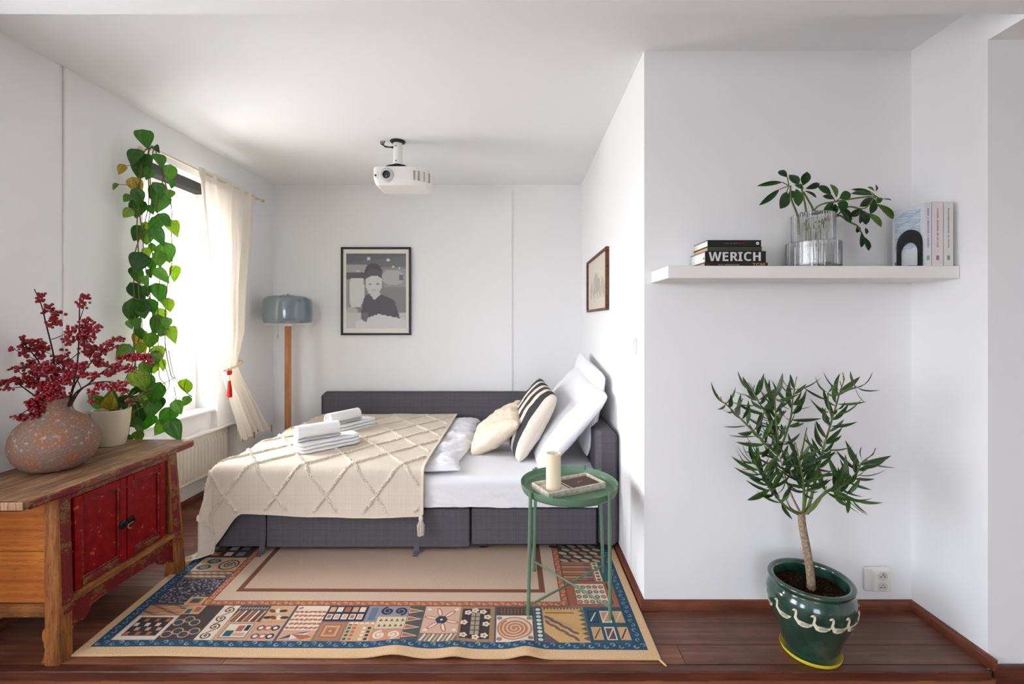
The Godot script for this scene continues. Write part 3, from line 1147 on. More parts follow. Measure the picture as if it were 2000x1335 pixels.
# ---------------------------------------------------------------- red console
func post(b: Array, t: Array) -> Shape:
	# four-cornered post between two rectangles [x0, x1, z0, z1, y]
	var s := Shape.new()
	var lo := [V(b[0], b[4], b[2]), V(b[1], b[4], b[2]), V(b[1], b[4], b[3]), V(b[0], b[4], b[3])]
	var hi := [V(t[0], t[4], t[2]), V(t[1], t[4], t[2]), V(t[1], t[4], t[3]), V(t[0], t[4], t[3])]
	var mid = (lo[0] + lo[2] + hi[0] + hi[2]) / 4.0
	var c := 0.004
	for k in 4:
		var k2 := (k + 1) % 4
		var nn: Vector3 = (lo[k2] - lo[k]).cross(hi[k] - lo[k]).normalized()
		if nn.dot((lo[k] + lo[k2] + hi[k] + hi[k2]) / 4.0 - mid) < 0:
			nn = -nn
		var e: Vector3 = (lo[k2] - lo[k]).normalized() * c
		s.quad(s.vert(lo[k] + e, nn), s.vert(lo[k2] - e, nn), s.vert(hi[k2] - e, nn), s.vert(hi[k] + e, nn))
	for k in 4:
		# small chamfers on the long edges
		var p := (k + 3) % 4
		var e0: Vector3 = (lo[(k + 1) % 4] - lo[k]).normalized() * c
		var e1: Vector3 = (lo[p] - lo[k]).normalized() * c
		var nn: Vector3 = -(e0 + e1).normalized()
		s.quad(s.vert(lo[k] + e0, nn), s.vert(hi[k] + e0, nn), s.vert(hi[k] + e1, nn), s.vert(lo[k] + e1, nn))
	for q in [[lo, -1.0], [hi, 1.0]]:
		s.quad(s.vert(q[0][0], V(0, q[1], 0)), s.vert(q[0][1], V(0, q[1], 0)), s.vert(q[0][2], V(0, q[1], 0)), s.vert(q[0][3], V(0, q[1], 0)))
	return s

func console() -> void:
	var t := thing("console_cabinet", "old low cabinet with red lacquered doors and orange wood ends below the vine", "cabinet")
	var xf := -1.735
	# top board with worn rounded edge
	var top := Shape.new()
	var tn := noise(201, 3.0, 3)
	top.grid(10, 60, func(u: float, v: float) -> Vector3:
		var prof := [Vector2(-2.143, 0.618), Vector2(-2.143, 0.652), Vector2(-1.95, 0.652), Vector2(-1.745, 0.652), Vector2(-1.728, 0.649), Vector2(-1.718, 0.640), Vector2(-1.716, 0.630), Vector2(-1.722, 0.620), Vector2(-1.735, 0.615), Vector2(-1.95, 0.616), Vector2(-2.143, 0.618)]
		var q: Vector2 = prof[roundi(u * 10)]
		var z := lerpf(-2.42, -1.587, v)
		var wear := 0.0025 * tn.get_noise_2d(z * 3.0, u * 4.0) if q.x > -1.75 else 0.0
		return V(q.x + wear, q.y + wear * 0.6, z))
	for e in [[-2.42, -1.0], [-1.587, 1.0]]:
		top.span(V(-2.143, 0.619, e[0] - e[1] * 0.006), V(-1.72, 0.650, e[0] + e[1] * 0.004), 0.004)
	obj("tabletop", top, M.old_top, t)
	obj("top_edge", Shape.new().span(V(-1.73, 0.6155, -2.416), V(-1.7135, 0.6425, -1.60), 0.007), M.red_worn, t)
	# legs splay a little outwards
	for z in [[-1.690, -1.750, -1.712, -1.768], [-2.345, -2.285, -2.318, -2.258]]:
		for x in [[-1.757, -1.704, -1.784, -1.732], [-2.14, -2.09, -2.12, -2.075]]:
			var y0 := 0.01 if z[0] < -2.0 and x[1] > -1.8 else 0.0
			obj("leg", post([x[0], x[1], minf(z[0], z[1]), maxf(z[0], z[1]), y0], [x[2], x[3], minf(z[2], z[3]), maxf(z[2], z[3]), 0.616]), M.worn_upright, t)
	# red skin on the upper front of the two front legs
	for z in [[-1.758, -1.712, -1.766, -1.718], [-2.322, -2.277, -2.308, -2.262]]:
		obj("leg_facing", post([-1.72, -1.7085, z[0], z[1], 0.17], [-1.738, -1.7315, z[2], z[3], 0.615]), M.red_worn, t)
	# carcass
	obj("carcass", Shape.new().span(V(-2.10, 0.205, -2.25), V(xf - 0.02, 0.612, -1.772)), M.worn, t)
	# planks of the two ends
	for z in [-1.752, -2.27]:
		for y in [[0.203, 0.398], [0.4, 0.614]]:
			obj("end_plank", Shape.new().span(V(-2.098, y[0], z - 0.011), V(-1.772, y[1], z + 0.011), 0.002), M.pine, t)
		obj("end_rail", Shape.new().span(V(-2.1, 0.146, z - 0.014), V(-1.765, 0.2, z + 0.014), 0.005), M.worn, t)
	# front rails
	obj("rail", Shape.new().span(V(xf - 0.02, 0.593, -2.262), V(xf + 0.006, 0.615, -1.765), 0.002), M.red_worn, t)
	obj("rail", Shape.new().span(V(xf - 0.02, 0.196, -2.28), V(xf + 0.022, 0.222, -1.752), 0.004), M.worn, t)
	# scalloped apron
	var ap := PackedVector2Array()
	ap.append(Vector2(1.748, 0.197))
	ap.append(Vector2(1.748, 0.075))
	for k in 9:
		var a := float(k) / 8
		ap.append(Vector2(1.757 + 0.075 * a, 0.075 + 0.035 * sin(a * PI * 0.5) + 0.012 * sin(a * TAU)))
	ap.append(Vector2(1.845, 0.132))
	ap.append(Vector2(1.90, 0.139))
	ap.append(Vector2(2.13, 0.139))
	ap.append(Vector2(2.185, 0.132))
	for k in 9:
		var a := 1.0 - float(k) / 8
		ap.append(Vector2(2.273 - 0.075 * a, 0.075 + 0.035 * sin(a * PI * 0.5) + 0.012 * sin(a * TAU)))
	ap.append(Vector2(2.282, 0.075))
	ap.append(Vector2(2.282, 0.197))
	var pl := Shape.new()
	pl.plate(ap, 0.018, Transform3D(Basis(V(0, 0, -1), V(0, 1, 0), V(1, 0, 0)), V(xf + 0.002, 0, 0)))
	obj("apron", pl, M.red_worn, t)
	# carved brackets beside the near and far feet
	var br := PackedVector2Array([Vector2(0, 0.17), Vector2(0, 0.0), Vector2(-0.028, 0.0), Vector2(-0.022, 0.012), Vector2(-0.018, 0.03), Vector2(-0.014, 0.05), Vector2(-0.019, 0.058), Vector2(-0.019, 0.072), Vector2(-0.024, 0.084), Vector2(-0.026, 0.1), Vector2(-0.024, 0.118), Vector2(-0.014, 0.132), Vector2(-0.014, 0.145)])
	for z in [-1.722, -2.312]:
		var b := Shape.new()
		b.plate(br, 0.03, Transform3D(Basis(), V(-1.756, 0.0, z)))
		obj("bracket", b, M.pine, t)
	# doors
	var hinge := 0
	for d in [[1.778, 2.0145], [2.0185, 2.236]]:
		var door := Node3D.new()
		door.name = "door"
		t.add_child(door, true)
		var fw := 0.034
		var a: float = -d[1]
		var b: float = -d[0]
		obj("panel", Shape.new().span(V(xf - 0.012, 0.24, a + 0.02), V(xf - 0.004, 0.575, b - 0.02)), M.red, door)
		obj("stile", Shape.new().span(V(xf - 0.015, 0.224, a), V(xf + 0.008, 0.592, a + fw), 0.003), M.red, door)
		obj("stile", Shape.new().span(V(xf - 0.015, 0.224, b - fw), V(xf + 0.008, 0.592, b), 0.003), M.red, door)
		obj("door_rail", Shape.new().span(V(xf - 0.015, 0.558, a + fw), V(xf + 0.0075, 0.592, b - fw), 0.003), M.red, door)
		obj("door_rail", Shape.new().span(V(xf - 0.015, 0.224, a + fw), V(xf + 0.0075, 0.256, b - fw), 0.003), M.red_worn, door)
		# thin bead round the panel
		var bead := Shape.new()
		for e in [[V(xf + 0.001, 0.257, a + fw + 0.003), V(xf + 0.001, 0.557, a + fw + 0.003)], [V(xf + 0.001, 0.257, b - fw - 0.003), V(xf + 0.001, 0.557, b - fw - 0.003)], [V(xf + 0.001, 0.26, a + fw), V(xf + 0.001, 0.26, b - fw)], [V(xf + 0.001, 0.555, a + fw), V(xf + 0.001, 0.555, b - fw)]]:
			bead.tube(e, 0.0035, 0.0035, 6)
		obj("bead", bead, M.red_worn, door)
		# iron lock plate at the meeting edge
		var zc := a + 0.019 if hinge == 0 else b - 0.019
		var lp := Shape.new()
		lp.lathe([Vector2(0.0, 0.006), Vector2(0.010, 0.0055), Vector2(0.019, 0.003), Vector2(0.021, 0.0), Vector2(0.0, 0.0)], 20, V(xf + 0.008, 0.39, zc), null, Basis(V(0, 0, 1), -PI / 2))
		lp.tube([V(xf + 0.012, 0.39, zc), V(xf + 0.026, 0.39, zc)], 0.006, 0.006, 10)
		tag(obj("lock_plate", lp, M.iron, door), "round black iron lock plate")
		hinge += 1
	var key := Shape.new()
	key.tube([V(xf + 0.022, 0.388, -2.035), V(xf + 0.026, 0.386, -2.0)], 0.003, 0.003, 6)
	key.tube(curve([V(xf + 0.026, 0.386, -2.0), V(xf + 0.034, 0.379, -1.99), V(xf + 0.04, 0.372, -1.998), V(xf + 0.034, 0.374, -2.006)], 4), 0.0028, 0.0028, 6)
	tag(obj("lock_pin", key, M.brass, t), "small brass pin through the lock")
	settle(t, V(-1.93, 0, -2.02))

	# terracotta vase
	var vz := Shape.new()
	var vn := noise(211, 1.2, 3)
	var prof := [Vector2(0.0, 0.0), Vector2(0.062, 0.0), Vector2(0.085, 0.006), Vector2(0.108, 0.022), Vector2(0.130, 0.052), Vector2(0.1415, 0.088), Vector2(0.144, 0.118), Vector2(0.139, 0.150), Vector2(0.124, 0.184), Vector2(0.099, 0.212), Vector2(0.074, 0.230), Vector2(0.059, 0.242), Vector2(0.054, 0.256), Vector2(0.0545, 0.272), Vector2(0.061, 0.288), Vector2(0.065, 0.296), Vector2(0.064, 0.302), Vector2(0.058, 0.303), Vector2(0.053, 0.296), Vector2(0.047, 0.27), Vector2(0.048, 0.25), Vector2(0.09, 0.2), Vector2(0.12, 0.12), Vector2(0.09, 0.03), Vector2(0.0, 0.02)]
	vz.lathe(prof, 56, V(-1.972, 0.652, -1.945), func(a: float, r: float) -> float:
		return 1.0 + 0.012 * vn.get_noise_3d(cos(a) * 1.4, sin(a) * 1.4, r * 4.0))
	tag(obj("terracotta_vase", vz, M.terracotta), "round weathered terracotta vase holding red berry branches", "vase")

# ---------------------------------------------------------------- rug
func rug() -> void:
	var S := 900.0
	var W := 2.25
	var L := 1.58
	var p := Painter.new(int(W * S), int(L * S), Color("c9ae92"))
	var cream := Color("d8b58c")
	var blue := Color("274a63")
	var teal := Color("2c5a66")
	var dark := Color("3a3436")
	var brown := Color("6e4434")
	var rust := Color("a8614a")
	var sand := Color("c8a078")
	var bone := Color("ddcfbd")
	var pink := Color("c79a82")
	var lilac := Color("8d8792")
	var navy := Color("2a3246")
	var r := RandomNumberGenerator.new()
	r.seed = 12
	var Y := func(m: float) -> float: return (L - m) * S
	# R(x0, x1, m0, m1): x in metres from the left edge, m in metres from the front edge
	var R := func(x0: float, x1: float, m0: float, m1: float, col: Color) -> void: p.rect(x0 * S, (L - m1) * S, x1 * S, (L - m0) * S, col)
	var Q := func(x: float, m: float) -> Vector2: return Vector2(x * S, (L - m) * S)
	R.call(0, W, 0, L, cream)
	R.call(0.035, W - 0.035, 0.042, L - 0.042, blue)
	# hooks along the blue border
	var hook := func(x: float, m: float, size: float, col: Color, turn: float) -> void:
		var pts := []
		for k in 8:
			var a := turn + k * 0.62
			var rr: float = size * (1.0 - k * 0.09)
			pts.append(Vector2(x * S + cos(a) * rr * S, (L - m) * S + sin(a) * rr * S))
		p.stroke(pts, 4.0, col)
	for k in 74:
		var c := Color("6d86a0") if k % 3 else Color("94a3ae")
		hook.call(0.05 + k * 0.0295, 0.062 + 0.006 * (k % 2), 0.011, c, PI * (k % 2) + 0.4)
		hook.call(0.05 + k * 0.0295, L - 0.062, 0.011, c, PI * (k % 2))
	for k in 50:
		for x in [0.058, W - 0.058]:
			hook.call(x, 0.1 + k * 0.0295, 0.011, Color("6d86a0"), PI * (k % 2) + 1.8)
	R.call(0.082, W - 0.082, 0.080, L - 0.080, Color("8e6a58"))
	# red scroll border round the field, field and lines
	R.call(0.305, W - 0.305, 0.308, L - 0.308, brown)
	R.call(0.309, W - 0.309, 0.312, L - 0.312, rust)
	for k in 60:
		hook.call(0.325 + k * 0.027, 0.326, 0.010, Color("d09a78"), PI * (k % 2) + 0.6)
		hook.call(0.325 + k * 0.027, L - 0.326, 0.010, Color("d09a78"), PI * (k % 2))
	for k in 33:
		for x in [0.323, W - 0.323]:
			hook.call(x, 0.34 + k * 0.027, 0.010, Color("d09a78"), PI * (k % 2) + 2.0)
	R.call(0.336, W - 0.336, 0.340, L - 0.340, brown)
	R.call(0.340, W - 0.340, 0.344, L - 0.344, Color("c9b19c"))
	R.call(0.405, W - 0.405, 0.412, L - 0.412, Color("744a3b"))
	R.call(0.431, W - 0.431, 0.437, L - 0.437, Color("c3a894"))

	# patchwork along the front: from the left corner to the right
	var f0 := 0.082
	var f1 := 0.306
	# corner: framed checks
	R.call(0.085, 0.26, f0, 0.235, bone)
	R.call(0.105, 0.245, 0.105, 0.222, dark)
	for i in 6:
		for j in 4:
			var col: Color = [rust, sand, pink, navy, bone, brown][(i * 3 + j * 5) % 6]
			if (i + j) % 2 == 0:
				R.call(0.110 + i * 0.0225, 0.128 + i * 0.0225, 0.110 + j * 0.028, 0.130 + j * 0.028, col)
	# wood grain patch behind it
	R.call(0.085, 0.26, 0.238, f1, sand)
	for k in 9:
		var pts := []
		for i in 16:
			pts.append(Q.call(0.087 + i * 0.0112, 0.243 + k * 0.0075 + 0.004 * sin(i * 0.7 + k)))
		p.stroke(pts, 3.0, [brown, rust, dark][k % 3])
	# dark loops
	R.call(0.262, 0.415, f0, f1, Color("45403f"))
	for k in 7:
		var x := 0.285 + (k % 4) * 0.034
		var m := 0.115 + (k / 4) * 0.075 + 0.02 * (k % 2)
		p.oval(x * S, Y.call(m), 0.024 * S, 0.020 * S, pink, 0.5)
		p.oval(x * S, Y.call(m), 0.019 * S, 0.015 * S, Color("3d4a50"), 0.5)
	R.call(0.262, 0.335, 0.245, f1, sand)
	R.call(0.268, 0.29, 0.25, 0.28, teal)
	R.call(0.3, 0.325, 0.262, 0.295, rust)
	# pale strip with S scrolls
	R.call(0.417, 0.487, f0, f1, bone)
	for k in 4:
		var m := 0.108 + k * 0.055
		p.spiral(0.452 * S, Y.call(m), 0.022 * S, 1.6, 5.0, Color("5d4a46"), PI * (k % 2))
		p.stroke([Q.call(0.44, m + 0.015), Q.call(0.465, m + 0.04)], 4.0, brown)
	# nested frames below stripes
	R.call(0.489, 0.625, f0, 0.195, sand)
	R.call(0.503, 0.613, 0.095, 0.186, Color("7b7480"))
	R.call(0.508, 0.608, 0.1, 0.181, bone)
	R.call(0.515, 0.548, 0.106, 0.14, teal)
	R.call(0.552, 0.6, 0.108, 0.128, pink)
	R.call(0.552, 0.58, 0.135, 0.172, rust)
	R.call(0.585, 0.603, 0.14, 0.174, navy)
	R.call(0.489, 0.625, 0.197, f1, Color("4a4443"))
	for k in 9:
		p.stroke([Q.call(0.493 + k * 0.014, 0.2), Q.call(0.503 + k * 0.014, 0.27)], 7.0, [sand, rust, bone, brown][k % 4])
	for k in 10:
		p.oval((0.497 + k * 0.013) * S, Y.call(0.287), 4, 8, Color("8a9298"))
	# circles and leaves
	R.call(0.627, 0.735, f0, 0.195, pink)
	for k in 6:
		var x := 0.65 + (k % 3) * 0.03
		var m := 0.108 + (k / 3) * 0.05
		p.oval(x * S, Y.call(m), 15, 15, [Color("5d5560"), rust, navy][k % 3])
		p.oval(x * S, Y.call(m), 8, 8, bone)
	R.call(0.627, 0.735, 0.197, f1, sand)
	for k in 7:
		p.oval((0.645 + (k % 4) * 0.024) * S, Y.call(0.225 + (k / 4) * 0.045), 16, 8, [dark, brown, bone][k % 3], 0.6 * (k % 3))
	R.call(0.735, 0.745, f0, f1, Color("4b505c"))
	# animal spots above waves
	R.call(0.747, 0.885, 0.145, f1, bone)
	for k in 36:
		p.oval((0.757 + (k % 7) * 0.0195 + 0.006 * (k / 7 % 2)) * S, Y.call(0.160 + (k / 7) * 0.026), 9, 6, Color("a9694e"), r.randf_range(-0.8, 0.8))
	R.call(0.747, 0.885, f0, 0.143, pink)
	for k in 3:
		p.poly([Q.call(0.75 + k * 0.045, 0.09), Q.call(0.80 + k * 0.04, 0.105), Q.call(0.86, 0.14 - k * 0.012), Q.call(0.79, 0.122)], [blue, bone, rust][k])
	# nested rectangle, squares above
	R.call(0.887, 1.0, f0, 0.2, Color("8f6d58"))
	for k in 6:
		R.call(0.897 + k * 0.008, 0.99 - k * 0.008, 0.09 + k * 0.009, 0.192 - k * 0.009, [Color("9c7a62"), rust, sand][k % 3])
	R.call(0.887, 1.06, 0.202, f1, navy)
	for k in 5:
		R.call(0.893 + k * 0.033, 0.918 + k * 0.033, 0.215, 0.25, bone)
		R.call(0.898 + k * 0.033, 0.913 + k * 0.033, 0.222, 0.243, [rust, pink, sand][k % 3])
		R.call(0.893 + k * 0.033, 0.918 + k * 0.033, 0.265, 0.298, [sand, bone, rust][k % 3])
	# mosaic
	R.call(1.002, 1.115, f0, 0.2, sand)
	for k in 22:
		var x := 1.008 + (k % 5) * 0.021
		var m := 0.088 + (k / 5) * 0.022
		R.call(x, x + 0.013, m, m + 0.013, [teal, bone, rust, navy, pink][(k * 7) % 5])
	for k in 5:
		p.poly([Q.call(1.005 + k * 0.022, 0.185), Q.call(1.016 + k * 0.022, 0.2), Q.call(1.027 + k * 0.022, 0.185)], bone)
	R.call(1.062, 1.115, 0.202, f1, Color("7d8794"))
	R.call(1.075, 1.105, 0.21, 0.295, Color("5f7084"))
	# three stacked scroll patches
	R.call(1.117, 1.24, 0.235, f1, lilac)
	p.spiral(1.150 * S, Y.call(0.272), 0.027 * S, 1.7, 9.0, navy, 0.0)
	p.spiral(1.205 * S, Y.call(0.272), 0.027 * S, 1.7, 9.0, navy, PI)
	R.call(1.117, 1.24, 0.155, 0.233, Color("d3bd9d"))
	for k in 10:
		var x := 1.128 + (k % 5) * 0.023
		var m := 0.168 + (k / 5) * 0.035
		p.poly([Q.call(x, m), Q.call(x + 0.014, m + 0.003), Q.call(x + 0.005, m + 0.018)], Color("54594f"))
	R.call(1.117, 1.24, f0, 0.153, Color("c08a70"))
	p.spiral(1.150 * S, Y.call(0.117), 0.026 * S, 1.7, 8.0, bone, 0.4)
	p.spiral(1.205 * S, Y.call(0.117), 0.026 * S, 1.7, 8.0, bone, PI + 0.4)
	# red wedges
	R.call(1.242, 1.31, f0, f1, Color("4c5350"))
	for k in 4:
		p.poly([Q.call(1.244, 0.095 + k * 0.054), Q.call(1.306, 0.112 + k * 0.054), Q.call(1.244, 0.13 + k * 0.054)], bone)
		p.poly([Q.call(1.246, 0.100 + k * 0.054), Q.call(1.296, 0.112 + k * 0.054), Q.call(1.246, 0.125 + k * 0.054)], rust)
	# star flower over hatching
	R.call(1.312, 1.465, 0.13, f1, Color("c9a592"))
	for k in 6:
		var a := k * TAU / 6 + 0.25
		p.oval(1.39 * S + cos(a) * 42, Y.call(0.216) + sin(a) * 46, 27, 9, rust, a)
		p.oval(1.39 * S + cos(a) * 42, Y.call(0.216) + sin(a) * 46, 21, 5, bone, a)
	for k in 6:
		var a := k * TAU / 6
		p.oval(1.39 * S + cos(a) * 12, Y.call(0.216) + sin(a) * 12, 11, 11, Color("353b48"))
	p.oval(1.39 * S, Y.call(0.216), 5, 5, bone)
	for q in [[1.33, 0.285], [1.45, 0.285], [1.33, 0.15], [1.45, 0.15]]:
		p.oval(q[0] * S, Y.call(q[1]), 8, 8, bone)
	R.call(1.312, 1.465, f0, 0.128, Color("6d6a64"))
	for k in 8:
		p.stroke([Q.call(1.32 + k * 0.018, 0.086), Q.call(1.335 + k * 0.018, 0.124)], 7.0, [bone, sand][k % 2])
	# dark flowers with a tiled path
	R.call(1.467, 1.615, f0, f1, Color("97795f"))
	R.call(1.475, 1.595, 0.098, 0.29, dark)
	for k in 9:
		var x := [1.49, 1.487, 1.5, 1.575, 1.58, 1.565, 1.54, 1.53, 1.585][k] as float
		var m := [0.12, 0.2, 0.265, 0.12, 0.19, 0.27, 0.11, 0.28, 0.235][k] as float
		for j in 5:
			p.oval(x * S + cos(j * 1.256) * 9, Y.call(m) + sin(j * 1.256) * 9, 5.5, 5.5, bone)
		p.oval(x * S, Y.call(m), 4, 4, rust)
	for k in 10:
		R.call(1.515 + (k % 2) * 0.02, 1.532 + (k % 2) * 0.02, 0.125 + (k / 2) * 0.029, 0.149 + (k / 2) * 0.029, Color("a39382"))
	# spiral on white
	R.call(1.617, 1.785, f0, f1, Color("46515a"))
	R.call(1.627, 1.77, 0.25, 0.3, Color("4a403f"))
	for k in 8:
		R.call(1.64 + k * 0.015, 1.647 + k * 0.015, 0.256, 0.294, Color("7a5248"))
	R.call(1.623, 1.775, f0, 0.245, bone)
	p.oval(1.70 * S, Y.call(0.163), 66, 66, Color("b57a5c"))
	p.oval(1.70 * S, Y.call(0.163), 59, 59, Color("d7bda4"))
	p.spiral(1.70 * S, Y.call(0.163), 0.06 * S, 3.6, 9.0, Color("b0735a"), 0.3)
	for q in [[1.637, 0.1], [1.763, 0.1], [1.637, 0.228], [1.763, 0.228]]:
		p.oval(q[0] * S, Y.call(q[1]), 10, 10, Color("8d7a68"))
	# pearl strip
	R.call(1.787, 1.82, f0, f1, teal)
	for k in 9:
		p.oval(1.803 * S, Y.call(0.095 + k * 0.024), 9, 8, bone)
	# leaves on ochre
	R.call(1.822, 2.0, f0, f1, Color("c99f6a"))
	for k in 12:
		p.poly([Q.call(1.825 + k * 0.0145, 0.305), Q.call(1.832 + k * 0.0145, 0.285), Q.call(1.8395 + k * 0.0145, 0.305)], Color("5d6258"))
	for k in 7:
		p.poly([Q.call(2.0, 0.09 + k * 0.029), Q.call(1.975, 0.104 + k * 0.029), Q.call(2.0, 0.118 + k * 0.029)], Color("5d6258"))
	for k in 14:
		p.oval((1.84 + (k % 7) * 0.018) * S, Y.call(0.235 - (k % 7) * 0.016 - (k / 7) * 0.035), 15, 6.5, Color("6f5a58"), 0.5 + 0.5 * (k % 2))
	for k in 9:
		p.oval((1.84 + k * 0.014) * S, Y.call(0.265), 8, 3.5, Color("a3563c"), 0.4)
	p.poly([Q.call(1.822, 0.082), Q.call(1.822, 0.14), Q.call(1.875, 0.082)], Color("5a5058"))
	# right corner: six framed tiles on blue
	R.call(2.002, 2.168, f0, f1, Color("2f5263"))
	for k in 6:
		var x := 2.016 + (k % 3) * 0.054
		var m := 0.096 + (k / 3) * 0.105
		R.call(x, x + 0.042, m, m + 0.078, [sand, bone, sand, navy, bone, sand][k])
		R.call(x + 0.005, x + 0.037, m + 0.007, m + 0.071, [Color("c9a07c"), Color("5a4c54"), Color("cfa27e"), blue, Color("c08a68"), Color("c9a884")][k])
		p.stroke([Q.call(x + 0.006, m + 0.01), Q.call(x + 0.036, m + 0.068)], 4.0, [brown, bone, dark, bone, bone, bone][k])
	# right side: flowers in a red frame, stripes, pebbles; left side: speckle, circles, dashes; then the same again to the back
	for rep in 2:
		var o := rep * 0.62
		R.call(1.945, 2.168, 0.31 + o, 0.5 + o, Color("9d5f4c"))
		R.call(1.985, 2.125, 0.33 + o, 0.485 + o, bone)
		for k in 20:
			var x := 1.998 + (k % 5) * 0.028
			var m := 0.345 + o + (k / 5) * 0.038
			p.oval(x * S, Y.call(m), 10, 12, Color("7d6654"))
			p.oval(x * S, Y.call(m), 5, 6, Color("b99f86"))
		R.call(2.138, 2.145, 0.33 + o, 0.49 + o, navy)
		R.call(1.945, 2.168, 0.505 + o, 0.68 + o, Color("b07a60"))
		for k in 11:
			R.call(1.947, 2.09, 0.51 + o + k * 0.0155, 0.515 + o + k * 0.0155, [dark, brown, sand][k % 3])
			R.call(2.06, 2.095, 0.513 + o + k * 0.0155, 0.519 + o + k * 0.0155, Color("54606a"))
		R.call(2.1, 2.13, 0.51 + o, 0.68 + o, bone)
		for k in 6:
			p.oval(2.115 * S, Y.call(0.523 + o + k * 0.028), 8, 8, Color("8c5546"))
		R.call(2.132, 2.168, 0.505 + o, 0.68 + o, teal)
		R.call(1.945, 2.168, 0.685 + o, 0.92 + o, Color("4a4240"))
		for k in 24:
			p.oval((1.965 + (k % 4) * 0.055 + 0.02 * (k / 4 % 2)) * S, Y.call(0.7 + o + (k / 4) * 0.038), 21, 11, [Color("bda58c"), Color("a88872"), Color("c9b8a0")][k % 3], 0.5)
		# left side
		R.call(0.082, 0.305, 0.31 + o, 0.52 + o, Color("3f414c"))
		for k in 420:
			var x := r.randf_range(0.088, 0.3)
			var m := r.randf_range(0.315, 0.515) + o
			p.oval(x * S, Y.call(m), 3.4, 3.0, [Color("7f8aa6"), Color("1f2430"), Color("9aa2ad"), Color("6a4a4c")][k % 4])
		R.call(0.225, 0.305, 0.31 + o, 0.37 + o, sand)
		R.call(0.24, 0.29, 0.32 + o, 0.36 + o, rust)
		R.call(0.247, 0.283, 0.327 + o, 0.353 + o, teal)
		R.call(0.082, 0.305, 0.525 + o, 0.585 + o, Color("6b5a50"))
		for k in 12:
			p.oval((0.1 + k * 0.017) * S, Y.call(0.54 + o + 0.03 * (k % 2)), 17, 7, Color("c0a58c"), 0.2)
		R.call(0.082, 0.305, 0.59 + o, 0.72 + o, Color("c4a888"))
		p.oval(0.245 * S, Y.call(0.65 + o), 44, 44, Color("4a3a38"))
		p.oval(0.245 * S, Y.call(0.65 + o), 37, 37, Color("c4a888"))
		p.spiral(0.245 * S, Y.call(0.65 + o), 0.03 * S, 2.0, 7.0, Color("56605a"), 0.0)
		for q in [[0.13, 0.625], [0.15, 0.685]]:
			p.oval(q[0] * S, Y.call(q[1] + o), 32, 22, Color("3f5256"))
			p.spiral(q[0] * S, Y.call(q[1] + o), 0.02 * S, 2.0, 4.0, Color("8a9a98"), 1.0)
		R.call(0.082, 0.305, 0.725 + o, 0.92 + o, Color("3d3a3e"))
		for k in 9:
			R.call(0.1 + (k % 3) * 0.065, 0.14 + (k % 3) * 0.065, 0.74 + o + (k / 3) * 0.06, 0.78 + o + (k / 3) * 0.06, [rust, bone, lilac][k % 3])
	# yarn grain over everything
	var im := p.im
	var fn := noise(15, 0.35, 1)
	var wool := Color("a58d7a")
	for y in range(0, im.get_height(), 1):
		for x in range(0, im.get_width(), 1):
			var g := 1.0 + 0.22 * fn.get_noise_2d(x, y)
			var c := im.get_pixel(x, y).lerp(wool, 0.12)
			im.set_pixel(x, y, Color(c.r * g, c.g * g, c.b * g))
	var m := mat("ffffff", 0.97, 0.15)
	m.albedo_texture = picture(p)
	m.texture_repeat = false
	relief(m, ramp_tex(17, 0.3, [[0.0, "000000"], [1.0, "ffffff"]], 512, 2), 0.0)
	m.heightmap_enabled = false
	var fl := V(-1.70, 0, -1.737)
	var fr := V(0.541, 0, -1.718)
	var br := V(0.541, 0, -3.3)
	var bl := V(-1.835, 0, -3.3)
	var s := Shape.new()
	var th := 0.009
	var lift := func(x: float, back: float) -> float:
		var w := 0.0
		for q in [[-0.47, 0.016, 0.075], [-0.24, 0.010, 0.05], [0.035, 0.015, 0.05], [-1.35, 0.004, 0.2]]:
			w += q[1] * exp(-pow((x - q[0]) / q[2], 2.0))
		return w * exp(-pow(back / 0.12, 2.0))
	var f := func(u: float, v: float, y: float) -> Vector3:
		var a := bl.lerp(br, u)
		var b := fl.lerp(fr, u)
		var o := a.lerp(b, v)
		return V(o.x, y + lift.call(o.x, (1.0 - v) * 1.57), o.z)
	s.grid(150, 60, func(u: float, v: float) -> Vector3: return f.call(u, 1.0 - pow(1.0 - v, 1.6), th), true)
	# keep the print in true proportion
	for k in s.uv.size():
		s.uv[k].y = 1.0 - pow(1.0 - s.uv[k].y, 1.6)
	var body := thing("rug", "patchwork patterned rug with beige centre and blue border under the bed", "rug")
	obj("pile", s, m, body)
	var e := Shape.new()
	e.grid(150, 3, func(u: float, v: float) -> Vector3: return f.call(u, 1.0, th * (1.0 - v)) + V(0, 0, 0.003 * sin(v * PI)), true)
	e.grid(60, 3, func(u: float, v: float) -> Vector3: return f.call(1.0, u, th * (1.0 - v)) + V(0.003 * sin(v * PI), 0, 0))
	e.grid(60, 3, func(u: float, v: float) -> Vector3: return f.call(0.0, u, th * (1.0 - v)) - V(0.003 * sin(v * PI), 0, 0))
	e.grid(30, 3, func(u: float, v: float) -> Vector3: return f.call(u, 0.0, th * (1.0 - v)))
	# short tail of yarn at the right front corner
	e.tube([fr + V(-0.006, 0.006, 0), fr + V(0.004, 0.005, 0.02), fr + V(0.012, 0.004, 0.032)], 0.005, 0.003, 6)
	obj("bound_edge", e, mat("cfab80", 0.95, 0.2), body)
	settle(body, V(-0.6, 0, -2.5))

